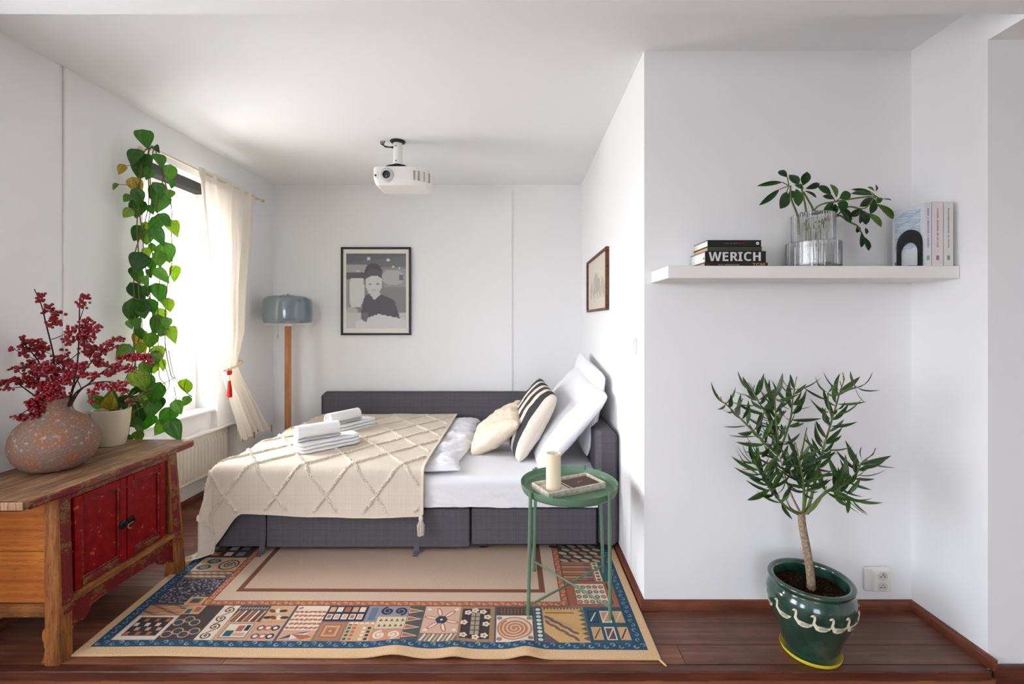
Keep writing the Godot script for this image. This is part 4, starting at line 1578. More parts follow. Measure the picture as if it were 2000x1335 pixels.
# ---------------------------------------------------------------- curtain, lamp, pictures, projector
func curtain() -> void:
	var rod := thing("curtain_rod", "thin pale curtain rod above the window", "curtain rod")
	obj("rail", Shape.new().tube([V(-2.07, 2.26, -2.545), V(-2.07, 2.26, -3.70)], 0.007, 0.007, 10), M.cream_pot, rod)
	for z in [-2.54, -3.705]:
		obj("finial", Shape.new().ball(V(-2.07, 2.26, z), V(0.013, 0.013, 0.016)), mat("d9b79a", 0.5), rod)
	for z in [-2.60, -3.66]:
		var b := Shape.new()
		b.tube([V(-2.153, 2.26, z), V(-2.07, 2.26, z)], 0.006, 0.006, 8)
		b.tube([V(-2.153, 2.26, z), V(-2.147, 2.26, z)], 0.02, 0.02, 14)
		obj("bracket", b, M.cream_pot, rod)
	settle(rod, V(-2.07, 2.26, -3.1))

	var c := thing("curtain", "cream linen curtain drawn to the far side of the window and tied", "curtain")
	# rows: height, near edge depth, far edge depth, x, fold depth, height drop of the near edge
	var rows := [
		[2.285, 2.955, 3.60, -2.07, 0.010, 0.0], [2.20, 2.955, 3.60, -2.068, 0.012, 0.0], [1.85, 2.985, 3.55, -2.06, 0.020, 0.0], [1.55, 3.03, 3.48, -2.055, 0.026, 0.0],
		[1.2, 3.07, 3.43, -2.05, 0.030, 0.02], [1.06, 3.10, 3.37, -2.045, 0.026, 0.05], [0.985, 3.13, 3.315, -2.04, 0.022, 0.055], [0.92, 3.16, 3.33, -2.04, 0.022, 0.03],
		[0.75, 3.225, 3.46, -2.04, 0.026, 0.0], [0.55, 3.30, 3.61, -2.035, 0.026, 0.0], [0.405, 3.345, 3.735, -2.03, 0.026, 0.0]]
	var nz := noise(301, 1.0, 2)
	var sheet := func(u: float, v: float) -> Vector3:
		var q := v * (rows.size() - 1)
		var k := mini(int(q), rows.size() - 2)
		var t := q - k
		var a: Array = rows[k]
		var b: Array = rows[k + 1]
		var val := func(i: int) -> float: return lerpf(a[i], b[i], smoothstep(0.0, 1.0, t) * 0.5 + t * 0.5)
		var uu := u + 0.02 * sin(u * 17.0 + v * 2.0)
		var d := lerpf(val.call(1), val.call(2), uu)
		var fold := sin(u * 30.0 + 0.8 * sin(v * 5.0)) + 0.5 * sin(u * 53.0 + v * 3.0)
		return V(val.call(3) + val.call(4) * fold * 0.7 + 0.01 * nz.get_noise_2d(u * 3.0, v * 4.0), val.call(0) - val.call(5) * (1.0 - u), -d)
	var s := Shape.new()
	s.grid(96, 90, sheet)
	obj("cloth", s, M.curtain, c)
	# double hem along the near edge and the top heading
	var h := Shape.new()
	h.grid(3, 90, func(u: float, v: float) -> Vector3: return sheet.call(u * 0.05, v) + V(0.004, 0, 0.004))
	obj("side_hem", h, M.curtain, c)
	h = Shape.new()
	h.grid(96, 4, func(u: float, v: float) -> Vector3: return sheet.call(u, v * 0.085) + V(0.005, 0, 0))
	obj("heading", h, M.curtain, c)
	for u in [0.02, 0.32, 0.62, 0.93]:
		var o: Vector3 = sheet.call(u, 1.0)
		obj("hem_tab", Shape.new().box(o + V(0.008, 0.006, 0), V(0.004, 0.05, 0.012), 0.001), M.tan, c)
	settle(c, V(-2.05, 0.405, -3.35))

	# beaded cord with red tassel holding the curtain
	var tb := thing("curtain_tieback", "beaded cord with a red tassel gathering the curtain", "tieback")
	var ring := []
	for k in 25:
		var a := TAU * k / 24
		ring.append(V(-2.04 + 0.052 * cos(a), 0.965 - 0.028 * sin(a) * -1.0, -3.225 + 0.112 * sin(a) * -1.0))
	obj("cord", Shape.new().tube(ring, 0.006, 0.006, 6, false), M.cream_pot, tb)
	for k in 9:
		var a := -1.1 + k * 0.27
		obj("bead", Shape.new().ball(V(-2.04 + 0.058 * cos(a), 0.965 + 0.028 * sin(a), -3.225 - 0.116 * sin(a)), V(0.010, 0.010, 0.010), 10, 6), M.bisque, tb)
	var kn := V(-1.985, 0.925, -3.14)
	obj("knot", Shape.new().ball(kn, V(0.016, 0.018, 0.020)).box(kn + V(0, 0.0, 0), V(0.012, 0.03, 0.05), 0.005), M.tassel, tb)
	var ts := Shape.new()
	ts.tube([kn, kn + V(0, -0.055, 0)], 0.003, 0.003, 6)
	obj("link", ts, M.cream_pot, tb)
	ts = Shape.new()
	for k in 46:
		var a := k * 2.4
		var r := 0.014 * sqrt(k / 46.0)
		var o := V(cos(a) * r, 0, sin(a) * r)
		ts.tube([kn + V(0, -0.055, 0) + o * 0.5, kn + V(0.002, -0.11, 0) + o * 1.0, kn + V(0.004, -0.165 - 0.006 * sin(k), 0.004) + o * 1.15], 0.002, 0.0018, 4, false)
	obj("tassel", ts, M.tassel, tb)
	settle(tb, kn)

func floor_lamp() -> void:
	var at := V(-1.888, 0, -3.75)
	var t := thing("floor_lamp", "floor lamp with blue-grey metal shade on a wooden pole in the corner", "lamp")
	obj("base", Shape.new().lathe([Vector2(0, 0), Vector2(0.14, 0), Vector2(0.142, 0.004), Vector2(0.14, 0.014), Vector2(0.13, 0.02), Vector2(0, 0.022)], 40, at), M.shade, t)
	obj("pole", Shape.new().tube([at + V(0, 0.02, 0), at + V(0, 1.262, 0)], 0.025, 0.025, 20), M.oak, t)
	var sh := [Vector2(0.02, 0.232), Vector2(0.10, 0.232), Vector2(0.142, 0.229), Vector2(0.166, 0.220), Vector2(0.180, 0.202), Vector2(0.187, 0.175), Vector2(0.191, 0.12), Vector2(0.192, 0.06), Vector2(0.189, 0.028), Vector2(0.182, 0.012), Vector2(0.176, 0.008), Vector2(0.172, 0.012), Vector2(0.178, 0.03), Vector2(0.18, 0.06), Vector2(0.178, 0.17), Vector2(0.16, 0.212), Vector2(0.1, 0.224), Vector2(0.02, 0.225)]
	obj("lamp_shade", Shape.new().lathe(sh, 56, at + V(0, 1.255, 0)), M.shade, t)
	obj("diffuser", Shape.new().lathe([Vector2(0, 0.004), Vector2(0.16, 0.004), Vector2(0.168, 0.007), Vector2(0.168, 0.012), Vector2(0, 0.012)], 48, at + V(0, 1.255, 0)), M.white_plastic, t)
	obj("finial", Shape.new().lathe([Vector2(0.05, 0.0), Vector2(0.05, 0.006), Vector2(0.012, 0.008), Vector2(0.01, 0.014), Vector2(0, 0.016)], 24, at + V(0, 1.487, 0)), M.shade, t)
	var pc := Shape.new()
	pc.tube([at + V(-0.05, 1.26, 0.06), at + V(-0.05, 1.17, 0.06)], 0.0015, 0.0015, 5)
	pc.tube([at + V(-0.05, 1.17, 0.06), at + V(-0.05, 1.145, 0.06)], 0.004, 0.003, 8)
	obj("pull_cord", pc, M.shade, t)
	var st := Shape.new()
	st.tube([at + V(0, 1.24, 0), at + V(0, 1.262, 0)], 0.03, 0.03, 20)
	obj("collar", st, M.white_plastic, t)
	settle(t, at)

func pictures() -> void:
	# black and white photograph print, softened shapes only
	var p := Painter.new(256, 330, Color("8a8a8b"))
	p.rect(0, 0, 256, 60, Color("77777a"))
	p.poly([Vector2(0, 40), Vector2(256, 10), Vector2(256, 0), Vector2(0, 0)], Color("6c6c6f"))
	p.rect(0, 48, 90, 82, Color("a9a9a9"))
	p.rect(0, 84, 96, 112, Color("656568"))
	for q in [[96, 22, 8], [180, 28, 8], [52, 76, 6], [200, 58, 5], [228, 64, 4]]:
		p.oval(q[0], q[1], q[2], q[2] * 0.8, Color("d8d8d8"))
	p.rect(160, 70, 256, 150, Color("9c9c9d"))
	p.oval(200, 105, 50, 34, Color("b4b4b4"))
	p.rect(228, 92, 244, 120, Color("78787b"))
	# pale lamp-like vase at one side of the table
	p.poly([Vector2(18, 110), Vector2(74, 110), Vector2(80, 190), Vector2(60, 238), Vector2(20, 236), Vector2(12, 190)], Color("d2d2d2"))
	p.rect(0, 112, 16, 240, Color("9e9e9f"))
	p.oval(20, 260, 30, 26, Color("b8b8b8"))
	p.rect(0, 262, 256, 330, Color("c6c6c6"))
	# sitter in a dark dress, seen from the front, hair up
	p.oval(116, 82, 36, 40, Color("5b5b5e"))
	p.oval(118, 128, 36, 54, Color("cfcfcf"))
	p.poly([Vector2(82, 112), Vector2(88, 76), Vector2(118, 66), Vector2(148, 78), Vector2(155, 112), Vector2(138, 100), Vector2(108, 98)], Color("67676a"))
	p.oval(103, 134, 7, 4, Color("8b8b8d"))
	p.oval(135, 134, 7, 4, Color("8b8b8d"))
	p.oval(119, 160, 10, 3, Color("9a9a9c"))
	p.poly([Vector2(96, 160), Vector2(142, 160), Vector2(150, 200), Vector2(92, 200)], Color("cbcbcb"))
	p.poly([Vector2(78, 190), Vector2(98, 176), Vector2(120, 206), Vector2(150, 180), Vector2(206, 206), Vector2(230, 286), Vector2(62, 286), Vector2(68, 240)], Color("5f5f66"))
	p.poly([Vector2(40, 300), Vector2(140, 266), Vector2(256, 290), Vector2(256, 330), Vector2(40, 330)], Color("d6d6d6"))
	p.poly([Vector2(62, 262), Vector2(96, 262), Vector2(88, 300), Vector2(68, 296)], Color("77777a"))
	for k in 2:
		p.im.resize(52, 67, Image.INTERPOLATE_BILINEAR)
		p.im.resize(256, 330, Image.INTERPOLATE_CUBIC)
	var t := thing("framed_photograph", "black and white portrait photograph in a thin black frame above the sofa back", "picture")
	var z := -4.008
	var x0 := -1.547
	var x1 := -0.932
	var y0 := 1.158
	var y1 := 1.93
	for q in [[x0, x1, y1 - 0.018, y1], [x0, x1, y0, y0 + 0.018]]:
		obj("frame_bar", Shape.new().span(V(q[0], q[2], z - 0.002), V(q[1], q[3], z + 0.02), 0.003), M.black, t)
	for q in [[x0, x0 + 0.018], [x1 - 0.018, x1]]:
		obj("frame_bar", Shape.new().span(V(q[0], y0 + 0.018, z - 0.002), V(q[1], y1 - 0.018, z + 0.02), 0.003), M.black, t)
	obj("mat_board", Shape.new().span(V(x0 + 0.016, y0 + 0.016, z), V(x1 - 0.016, y1 - 0.016, z + 0.006)), M.paper, t)
	var im := Shape.new()
	var a := V(x0 + 0.045, y0 + 0.06, z + 0.0068)
	var b := V(x1 - 0.045, y1 - 0.055, z + 0.0068)
	im.quad(im.vert(V(a.x, b.y, a.z), V(0, 0, 1), Vector2(0, 0)), im.vert(b, V(0, 0, 1), Vector2(1, 0)), im.vert(V(b.x, a.y, a.z), V(0, 0, 1), Vector2(1, 1)), im.vert(a, V(0, 0, 1), Vector2(0, 1)))
	var pm := mat("ffffff", 0.45, 0.4)
	pm.albedo_texture = picture(p)
	obj("print", im, pm, t)
	settle(t, V((x0 + x1) / 2, y0, z))

	# small old drawing on the right wall
	var d := Painter.new(200, 100, Color("d9cfc0"))
	var r := RandomNumberGenerator.new()
	r.seed = 3
	for k in 60:
		var x := r.randf_range(20, 180)
		d.stroke([Vector2(x, r.randf_range(40, 60)), Vector2(x + r.randf_range(-2, 2), r.randf_range(60, 82))], 1.5, Color("aea699"))
	for k in 30:
		var x := r.randf_range(20, 170)
		d.stroke([Vector2(x, 66 + r.randf_range(-14, 14)), Vector2(x + r.randf_range(8, 20), 66 + r.randf_range(-14, 14))], 1.5, Color("b6ad9f"))
	d.oval(88, 46, 24, 16, Color("b9b2a6"))
	d.oval(112, 54, 18, 14, Color("b2aa9d"))
	for k in 2:
		d.im.resize(60, 30, Image.INTERPOLATE_BILINEAR) if k == 0 else d.im.resize(200, 100, Image.INTERPOLATE_CUBIC)
	t = thing("framed_drawing", "faded landscape drawing in a narrow brown wooden frame by the bed", "picture")
	var X := 0.567
	z = -3.574
	var z2 := -2.80
	y0 = 1.35
	y1 = 1.742
	var brown := skin(mat("ffffff", 0.5, 0.4), wood_tex(77, Color("4a2c20"), Color("7a4c36"), Color("331c14"), 10.0, 128), Vector3(3, 3, 3))
	for q in [[y1 - 0.016, y1], [y0, y0 + 0.016]]:
		obj("frame_bar", Shape.new().span(V(X - 0.024, q[0], z), V(X + 0.001, q[1], z2), 0.004), brown, t)
	for q in [[z, z + 0.016], [z2 - 0.016, z2]]:
		obj("frame_bar", Shape.new().span(V(X - 0.024, y0 + 0.016, q[0]), V(X + 0.001, y1 - 0.016, q[1]), 0.004), brown, t)
	var dm := mat("ffffff", 0.6, 0.4)
	dm.albedo_texture = picture(d)
	var im2 := Shape.new()
	var nn := V(-1, 0, 0)
	im2.quad(im2.vert(V(X - 0.008, y1 - 0.012, z + 0.012), nn, Vector2(0, 0)), im2.vert(V(X - 0.008, y1 - 0.012, z2 - 0.012), nn, Vector2(1, 0)), im2.vert(V(X - 0.008, y0 + 0.012, z2 - 0.012), nn, Vector2(1, 1)), im2.vert(V(X - 0.008, y0 + 0.012, z + 0.012), nn, Vector2(0, 1)))
	obj("drawing", im2, dm, t)
	settle(t, V(X, y0, (z + z2) / 2))

func projector() -> void:
	var t := thing("projector", "white video projector hanging from a ceiling pole mount", "projector")
	var c := V(-0.80, 2.485, -3.05)
	obj("ceiling_plate", Shape.new().lathe([Vector2(0, 0), Vector2(0.05, 0), Vector2(0.05, -0.006), Vector2(0.034, -0.016), Vector2(0, -0.016)], 30, c), M.black, t)
	obj("pole", Shape.new().tube([c + V(0, -0.014, 0), c + V(0, -0.168, 0)], 0.030, 0.030, 24), M.white_plastic, t)
	for y in [-0.04, -0.14]:
		obj("screw", Shape.new().tube([c + V(-0.004, y, 0.028), c + V(-0.004, y, 0.033)], 0.004, 0.004, 8), M.iron, t)
	# spider arms of the mount
	var sp := Shape.new()
	for q in [V(-0.085, -0.197, 0.05), V(0.085, -0.197, 0.05), V(-0.085, -0.197, -0.06), V(0.085, -0.197, -0.06)]:
		sp.tube(curve([c + V(0, -0.165, 0), c + V(q.x * 0.5, -0.172, q.z * 0.5), c + q], 4), 0.009, 0.006, 8)
	sp.tube([c + V(0, -0.16, 0), c + V(0, -0.18, 0)], 0.034, 0.034, 20)
	obj("mount_arms", sp, M.dark, t)
	# body: shallow shell, chamfered underneath, right front corner sweeping back
	var y1 := 2.285
	var y0 := 2.165
	var xa := -0.935
	var xb := -0.575
	var zf := -2.955
	var zbk := -3.19
	var outline := PackedVector2Array()
	for q in [Vector2(xa + 0.01, zf), Vector2(xa + 0.03, zf + 0.006), Vector2(-0.70, zf + 0.006), Vector2(-0.655, zf - 0.002), Vector2(-0.61, zf - 0.025), Vector2(-0.582, zf - 0.06), Vector2(xb, zf - 0.11), Vector2(xb, zbk + 0.02), Vector2(xb - 0.02, zbk), Vector2(xa + 0.02, zbk), Vector2(xa, zbk + 0.02), Vector2(xa, zf - 0.01)]:
		outline.append(q)
	var body := Shape.new()
	var mid := Vector2(-0.755, -3.07)
	var rings := [[0.86, y0], [0.93, y0 + 0.004], [0.985, y0 + 0.035], [1.0, y0 + 0.045], [1.0, y1 - 0.012], [0.985, y1 - 0.003], [0.96, y1]]
	var n := outline.size()
	var pts := PackedVector3Array()
	for r in rings:
		for k in n + 1:
			var q: Vector2 = mid + (outline[k % n] - mid) * r[0]
			pts.append(V(q.x, r[1], q.y))
	body.points(n, rings.size() - 1, pts, false, true)
	for r in [rings[0], rings[-1]]:
		var up: float = 1.0 if r[1] > 2.2 else -1.0
		var o := body.vert(V(mid.x, r[1], mid.y), V(0, up, 0))
		var ids := []
		for k in n + 1:
			var q: Vector2 = mid + (outline[k % n] - mid) * r[0]
			ids.append(body.vert(V(q.x, r[1], q.y), V(0, up, 0)))
		for k in n:
			body.tri(o, ids[k], ids[k + 1])
	obj("body", body, M.white_plastic, t)
	var lens := V(-0.845, 2.228, zf + 0.004)
	var face := Basis(V(1, 0, 0), PI / 2)
	obj("lens_bezel", Shape.new().lathe([Vector2(0.024, 0.012), Vector2(0.034, 0.012), Vector2(0.044, 0.009), Vector2(0.047, 0.0), Vector2(0.047, -0.01)], 36, lens, null, face), mat("c6c6c4", 0.35), t)
	obj("lens_barrel", Shape.new().lathe([Vector2(0.012, -0.004), Vector2(0.016, 0.008), Vector2(0.021, 0.013), Vector2(0.0255, 0.013), Vector2(0.0265, 0.0)], 32, lens, null, face), M.black, t)
	var gl := mat("101018", 0.05, 0.6)
	obj("lens_glass", Shape.new().lathe([Vector2(0.0, 0.006), Vector2(0.009, 0.004), Vector2(0.017, 0.0)], 24, lens, null, face), gl, t)
	obj("sensor", Shape.new().tube([V(-0.918, 2.225, zf + 0.002), V(-0.918, 2.225, zf + 0.010)], 0.006, 0.006, 12), M.black, t)
	# vent slats on the sweeping corner
	for k in 7:
		var a := Vector2(-0.668 + k * 0.0145, zf + 0.001 - pow(k / 6.0, 1.6) * 0.062)
		obj("vent_slat", Shape.new().box(V(a.x, 2.226, a.y + 0.003), V(0.006, 0.062, 0.008), 0.001, Basis(V(0, 1, 0), 0.12 * k)), mat("8f8a83", 0.6) if k % 2 == 0 else M.white_plastic, t)
	obj("lower_latch", Shape.new().box(V(-0.72, y0 + 0.02, zf - 0.008), V(0.012, 0.03, 0.008), 0.003), mat("d0cec8", 0.5), t)
	var cb := Shape.new()
	for k in 3:
		cb.tube(curve([c + V(-0.025, -0.05 + 0.004 * k, 0.015), c + V(-0.07, -0.042 - 0.006 * k, 0.02 + 0.01 * k), c + V(-0.105 + 0.008 * k, -0.025, 0.015), c + V(-0.112 + 0.012 * k, 0.0, 0.0)], 5), 0.0035, 0.0035, 6)
	obj("cables", cb, M.black, t)
	settle(t, c)

# ---------------------------------------------------------------- side table with tray
func side_table() -> void:
	var t := thing("side_table", "round green metal tray table standing on the rug by the bed", "side table")
	var c := V(0.242, 0, -2.125)
	var y := 0.535
	obj("tray_top", Shape.new().lathe([Vector2(0, y - 0.034), Vector2(0.205, y - 0.034), Vector2(0.214, y - 0.031), Vector2(0.219, y - 0.022), Vector2(0.2225, y - 0.001), Vector2(0.2240, y), Vector2(0.2255, y - 0.001), Vector2(0.2225, y - 0.024), Vector2(0.216, y - 0.036), Vector2(0.205, y - 0.039), Vector2(0, y - 0.039)], 72, c), M.green_metal, t)
	var feet := [V(0.048, 0, -1.972), V(0.398, 0, -1.945), V(0.436, 0, -2.305), V(0.086, 0, -2.318)]
	var tops := []
	for k in 4:
		var f: Vector3 = feet[k]
		var top := c + (f - c).normalized() * 0.2335 + V(0, y + 0.004, 0)
		tops.append(top)
		obj("leg", Shape.new().tube([V(f.x, 0.009, f.z), top], 0.008, 0.008, 14), M.green_metal, t)
		obj("foot_cap", Shape.new().tube([V(f.x, 0.0092, f.z), V(f.x, 0.02, f.z)], 0.0088, 0.0088, 14), M.green_metal, t)
		var hk := Shape.new()
		hk.box(top + (c - top) * V(1, 0, 1).normalized() * 0.04 + V(0, -0.026, 0), V(0.012, 0.012, 0.012), 0.002)
		obj("hook", hk, M.green_metal, t)
	for q in [[0, 2, 0.046], [1, 3, 0.058]]:
		var a: Vector3 = feet[q[0]].lerp(tops[q[0]], q[2] / y)
		var b: Vector3 = feet[q[1]].lerp(tops[q[1]], q[2] / y)
		obj("cross_bar", Shape.new().tube([a, b], 0.0052, 0.0052, 10), M.green_metal, t)
	for a in [0.35, 2.0, 3.9, 5.2]:
		obj("stop", Shape.new().tube([c + V(cos(a) * 0.222, y - 0.012, sin(a) * 0.222), c + V(cos(a) * 0.222, y + 0.008, sin(a) * 0.222)], 0.004, 0.004, 8), M.green_metal, t)
	settle(t, c)
	# stone tray, turned a little
	var turn := Basis(V(0, 1, 0), deg_to_rad(27.0))
	var tc := V(0.24, y - 0.034, -2.118)
	var s := Shape.new()
	s.box(tc + V(0, 0.006, 0), V(0.31, 0.012, 0.155), 0.002, turn)
	for q in [[V(0, 0.018, 0.0735), V(0.31, 0.026, 0.008)], [V(0, 0.018, -0.0735), V(0.31, 0.026, 0.008)], [V(0.151, 0.0178, 0), V(0.008, 0.026, 0.139)], [V(-0.151, 0.0178, 0), V(0.008, 0.026, 0.139)]]:
		s.box(tc + turn * q[0], q[1], 0.002, turn)
	tag(obj("stone_tray", s, M.stone), "rectangular pale stone tray lying on the green table", "tray")
	var cd := thing("pillar_candle", "tall ivory pillar candle standing in the stone tray", "candle")
	var cc := tc + turn * V(-0.083, 0.012, 0.0)
	obj("wax", Shape.new().lathe([Vector2(0, 0), Vector2(0.0325, 0), Vector2(0.034, 0.002), Vector2(0.034, 0.16), Vector2(0.0335, 0.165), Vector2(0.031, 0.166), Vector2(0.027, 0.158), Vector2(0.0, 0.155)], 36, cc), M.wax, cd)
	obj("wick", Shape.new().tube([cc + V(0, 0.154, 0), cc + V(0.001, 0.163, 0.001)], 0.0012, 0.001, 5), M.black, cd)
	settle(cd, cc)
	var nb := thing("notebook", "dark brown card folder lying in the stone tray beside the candle", "notebook")
	var nc := tc + turn * V(0.062, 0.0125, 0.0)
	var nt := turn * Basis(V(0, 1, 0), 0.06)
	obj("cover", Shape.new().box(nc + V(0, 0.0022, 0), V(0.15, 0.0042, 0.105), 0.001, nt), M.leather, nb)
	obj("cover", Shape.new().box(nc + V(0, 0.0095, 0), V(0.15, 0.003, 0.105), 0.001, nt), M.leather, nb)
	obj("pages", Shape.new().box(nc + V(0, 0.006, 0), V(0.146, 0.004, 0.101), 0.0005, nt), M.paper, nb)
	var lt := Shape.new()
	for k in 5:
		lt.box(nc + V(0, 0.0111, 0) + nt * V(-0.012 + k * 0.006, 0, 0), V(0.004, 0.0004, 0.005), 0.0, nt)
	obj("stamp", lt, mat("b9aaa2", 0.6), nb)
	settle(nb, nc)

# ---------------------------------------------------------------- shelf
func lettering(called: String, text: String, height: float, at: Vector3, turn: Basis, m: Material, parent: Node, bold := true, width := 0.0) -> void:
	var f := SystemFont.new()
	f.font_names = PackedStringArray(["Droid Sans"])
	f.font_weight = 800 if bold else 400
	var tm := TextMesh.new()
	tm.text = text
	tm.font = f
	tm.font_size = 64
	tm.pixel_size = height / 46.0
	tm.depth = 0.0008
	var o := MeshInstance3D.new()
	o.mesh = tm
	o.material_override = m
	o.name = called
	var bs := turn
	if width > 0.0:
		var w := tm.get_aabb().size.x
		bs = turn * Basis.from_scale(V(width / w, 1, 1))
	o.transform = Transform3D(bs, at)
	parent.add_child(o, true)

func book(called: String, label: String, a: Vector3, b: Vector3, spine: String, cover: Material, pages: Material) -> Node3D:
	# a, b: opposite corners; spine "z" faces +z with the book lying flat, "u" stands upright
	var t := thing(called, label, "book", "books on the shelf")
	var c := 0.0025
	if spine == "z":
		obj("cover", Shape.new().span(V(a.x, a.y, a.z), V(b.x, a.y + c, b.z), 0.0006), cover, t)
		obj("cover", Shape.new().span(V(a.x, b.y - c, a.z), V(b.x, b.y, b.z), 0.0006), cover, t)
		obj("spine", Shape.new().span(V(a.x, a.y, b.z - c), V(b.x, b.y, b.z + 0.0005), 0.0008), cover, t)
		obj("pages", Shape.new().span(V(a.x + 0.003, a.y + c, a.z + 0.003), V(b.x - 0.003, b.y - c, b.z - c)), pages, t)
	else:
		obj("cover", Shape.new().span(V(a.x, a.y, a.z), V(a.x + c, b.y, b.z), 0.0006), cover, t)
		obj("cover", Shape.new().span(V(b.x - c, a.y, a.z), V(b.x, b.y, b.z), 0.0006), cover, t)
		obj("spine", Shape.new().span(V(a.x, a.y, b.z - c), V(b.x, b.y, b.z + 0.0005), 0.0008), cover, t)
		obj("pages", Shape.new().span(V(a.x + c, a.y + 0.003, a.z + 0.003), V(b.x - c, b.y - 0.003, b.z - c)), pages, t)
	return t

func dashes(n: int, at: Vector3, step: Vector3, size: Vector3, seed_: int) -> Shape:
	# fine print too small to read
	var r := RandomNumberGenerator.new()
	r.seed = seed_
	var s := Shape.new()
	for k in n:
		if r.randf() > 0.14:
			s.box(at + step * k, size * V(1, 1, 1) * r.randf_range(0.75, 1.0))
	return s

func shelf() -> void:
	var Y := 1.50
	tag(obj("wall_shelf", Shape.new().span(V(0.598, 1.45, -2.03), V(1.756, Y, -1.805), 0.0025), M.shelf), "long white floating shelf on the niche wall", "shelf")
	var pages := mat("e6e4e2", 0.9, 0.2)
	var z0 := -2.012
	var z1 := -1.855
	var white := mat("d6d6d8", 0.5, 0.4)
	var y := Y
	var bk := book("book", "thin dark brown book at the bottom of the lying stack", V(0.764, y, z0), V(1.022, y + 0.019, z1), "z", mat("2a1b18", 0.5), mat("cdb79a", 0.9))
	lettering("lettering", "TGM", 0.015, V(0.985, y + 0.0095, z1 + 0.0008), Basis(), mat("b08a4a", 0.6), bk, true, 0.05)
	obj("fine_print", dashes(18, V(0.82, y + 0.0095, z1 + 0.0009), V(0.0052, 0, 0), V(0.0038, 0.006, 0.0004), 1), mat("8f8480", 0.7), bk)
	obj("fine_print", dashes(3, V(0.772, y + 0.0095, z1 + 0.0009), V(0.0052, 0, 0), V(0.004, 0.009, 0.0004), 2), mat("54443f", 0.7), bk)
	settle(bk, V(0.89, y, -1.93))
	y += 0.0192
	bk = book("book", "thick black book with big white capitals on its spine", V(0.766, y, z0), V(1.014, y + 0.046, z1), "z", mat("151416", 0.4), pages)
	lettering("lettering", "WERICH", 0.036, V(0.889, y + 0.0235, z1 + 0.0008), Basis(), white, bk, true, 0.212)
	obj("ribbon_mark", Shape.new().ball(V(0.766, y + 0.018, z1 - 0.014), V(0.0015, 0.004, 0.004), 8, 5), M.black, bk)
	settle(bk, V(0.89, y, -1.93))
	y += 0.0462
	bk = book("book", "slim dark olive book between two black ones", V(0.776, y, z0 + 0.01), V(0.997, y + 0.018, z1), "z", mat("343a22", 0.6), mat("cfa87c", 0.9))
	settle(bk, V(0.89, y, -1.93))
	y += 0.0182
	bk = book("book", "black book with a round white mark on top of the stack", V(0.776, y, z0 + 0.012), V(0.994, y + 0.027, z1 + 0.001), "z", mat("131214", 0.35), pages)
	obj("fine_print", dashes(13, V(0.844, y + 0.0135, z1 + 0.0019), V(0.0042, 0, 0), V(0.003, 0.0035, 0.0004), 3), mat("77757a", 0.7), bk)
	obj("fine_print", dashes(6, V(0.902, y + 0.0135, z1 + 0.0019), V(0.0046, 0, 0), V(0.0036, 0.004, 0.0004), 5), mat("8e2b2e", 0.7), bk)
	obj("round_mark", Shape.new().lathe([Vector2(0, 0.001), Vector2(0.0065, 0.001), Vector2(0.0065, 0)], 18, V(0.979, y + 0.0135, z1 + 0.0012), null, Basis(V(1, 0, 0), PI / 2)), white, bk)
	settle(bk, V(0.89, y, -1.93))

	# upright books and the arch bookend
	var cover := Painter.new(128, 192, Color("d9dde2"))
	var r := RandomNumberGenerator.new()
	r.seed = 9
	for k in 46:
		var yy := 14 + k * 2.6
		var pts := []
		for i in 12:
			pts.append(Vector2(12 + i * 9.2, yy + 3.0 * sin(i * 0.8 + k * 0.5) + 4.0 * sin(k * 0.7) * 0.5))
		cover.stroke(pts, 1.6, [Color("a9bdd2"), Color("bccad8"), Color("93abc6")][k % 3])
	cover.rect(12, 134, 118, 192, Color("dcdee2"))
	cover.rect(10, 166, 34, 182, Color("c9ccd0"))
	for k in 3:
		cover.rect(12 + k * 7, 169, 16 + k * 7, 179, Color("3c3c44"))
	var cm := mat("ffffff", 0.45, 0.4)
	cm.albedo_texture = picture(cover)
	var zb := -1.962
	var zf := -1.808
	var defs := [[1.618, 1.646, "white book with pale blue wave print on its cover, against the bookend", "dfdfe6", "8a86a8", "7fae9f"], [1.6475, 1.6925, "thick white book with red spine print, in the middle of three", "e2dadb", "b96a74", "a87680"], [1.694, 1.732, "white book with grey spine print, closest to the side wall", "dcdcd9", "88888c", "8f8f96"]]
	var k := 0
	for d in defs:
		var top: float = [1.752, 1.756, 1.753][k]
		bk = book("book", d[2], V(d[0], Y, zb), V(d[1], top, zf), "u", mat(d[3], 0.45), pages)
		var w: float = d[1] - d[0]
		obj("fine_print", dashes(34, V(d[0] + w * 0.5, Y + 0.075, zf + 0.0008), V(0, 0.0046, 0), V(0.006, 0.0034, 0.0004), 20 + k), mat(d[4], 0.7), bk)
		obj("publisher_mark", Shape.new().box(V(d[0] + w * 0.5, Y + 0.032, zf + 0.0008), V(0.011, 0.018, 0.0004)), mat(d[5], 0.7), bk)
		if k == 0:
			var s := Shape.new()
			var nn := V(-1, 0, 0)
			var X: float = d[0] - 0.0004
			s.quad(s.vert(V(X, top, zb), nn, Vector2(0, 0)), s.vert(V(X, top, zf), nn, Vector2(1, 0)), s.vert(V(X, Y, zf), nn, Vector2(1, 1)), s.vert(V(X, Y, zb), nn, Vector2(0, 1)))
			obj("cover_print", s, cm, bk)
		settle(bk, V(d[0] + w / 2, Y, -1.9))
		k += 1
	var be := Shape.new()
	var ring := PackedVector2Array()
	var steps := 16
	ring.append(Vector2(-0.06, 0.0))
	for i in steps + 1:
		var a := PI - PI * i / steps
		ring.append(Vector2(cos(a) * 0.06, 0.095 + sin(a) * 0.06))
	ring.append(Vector2(0.06, 0.0))
	ring.append(Vector2(0.041, 0.0))
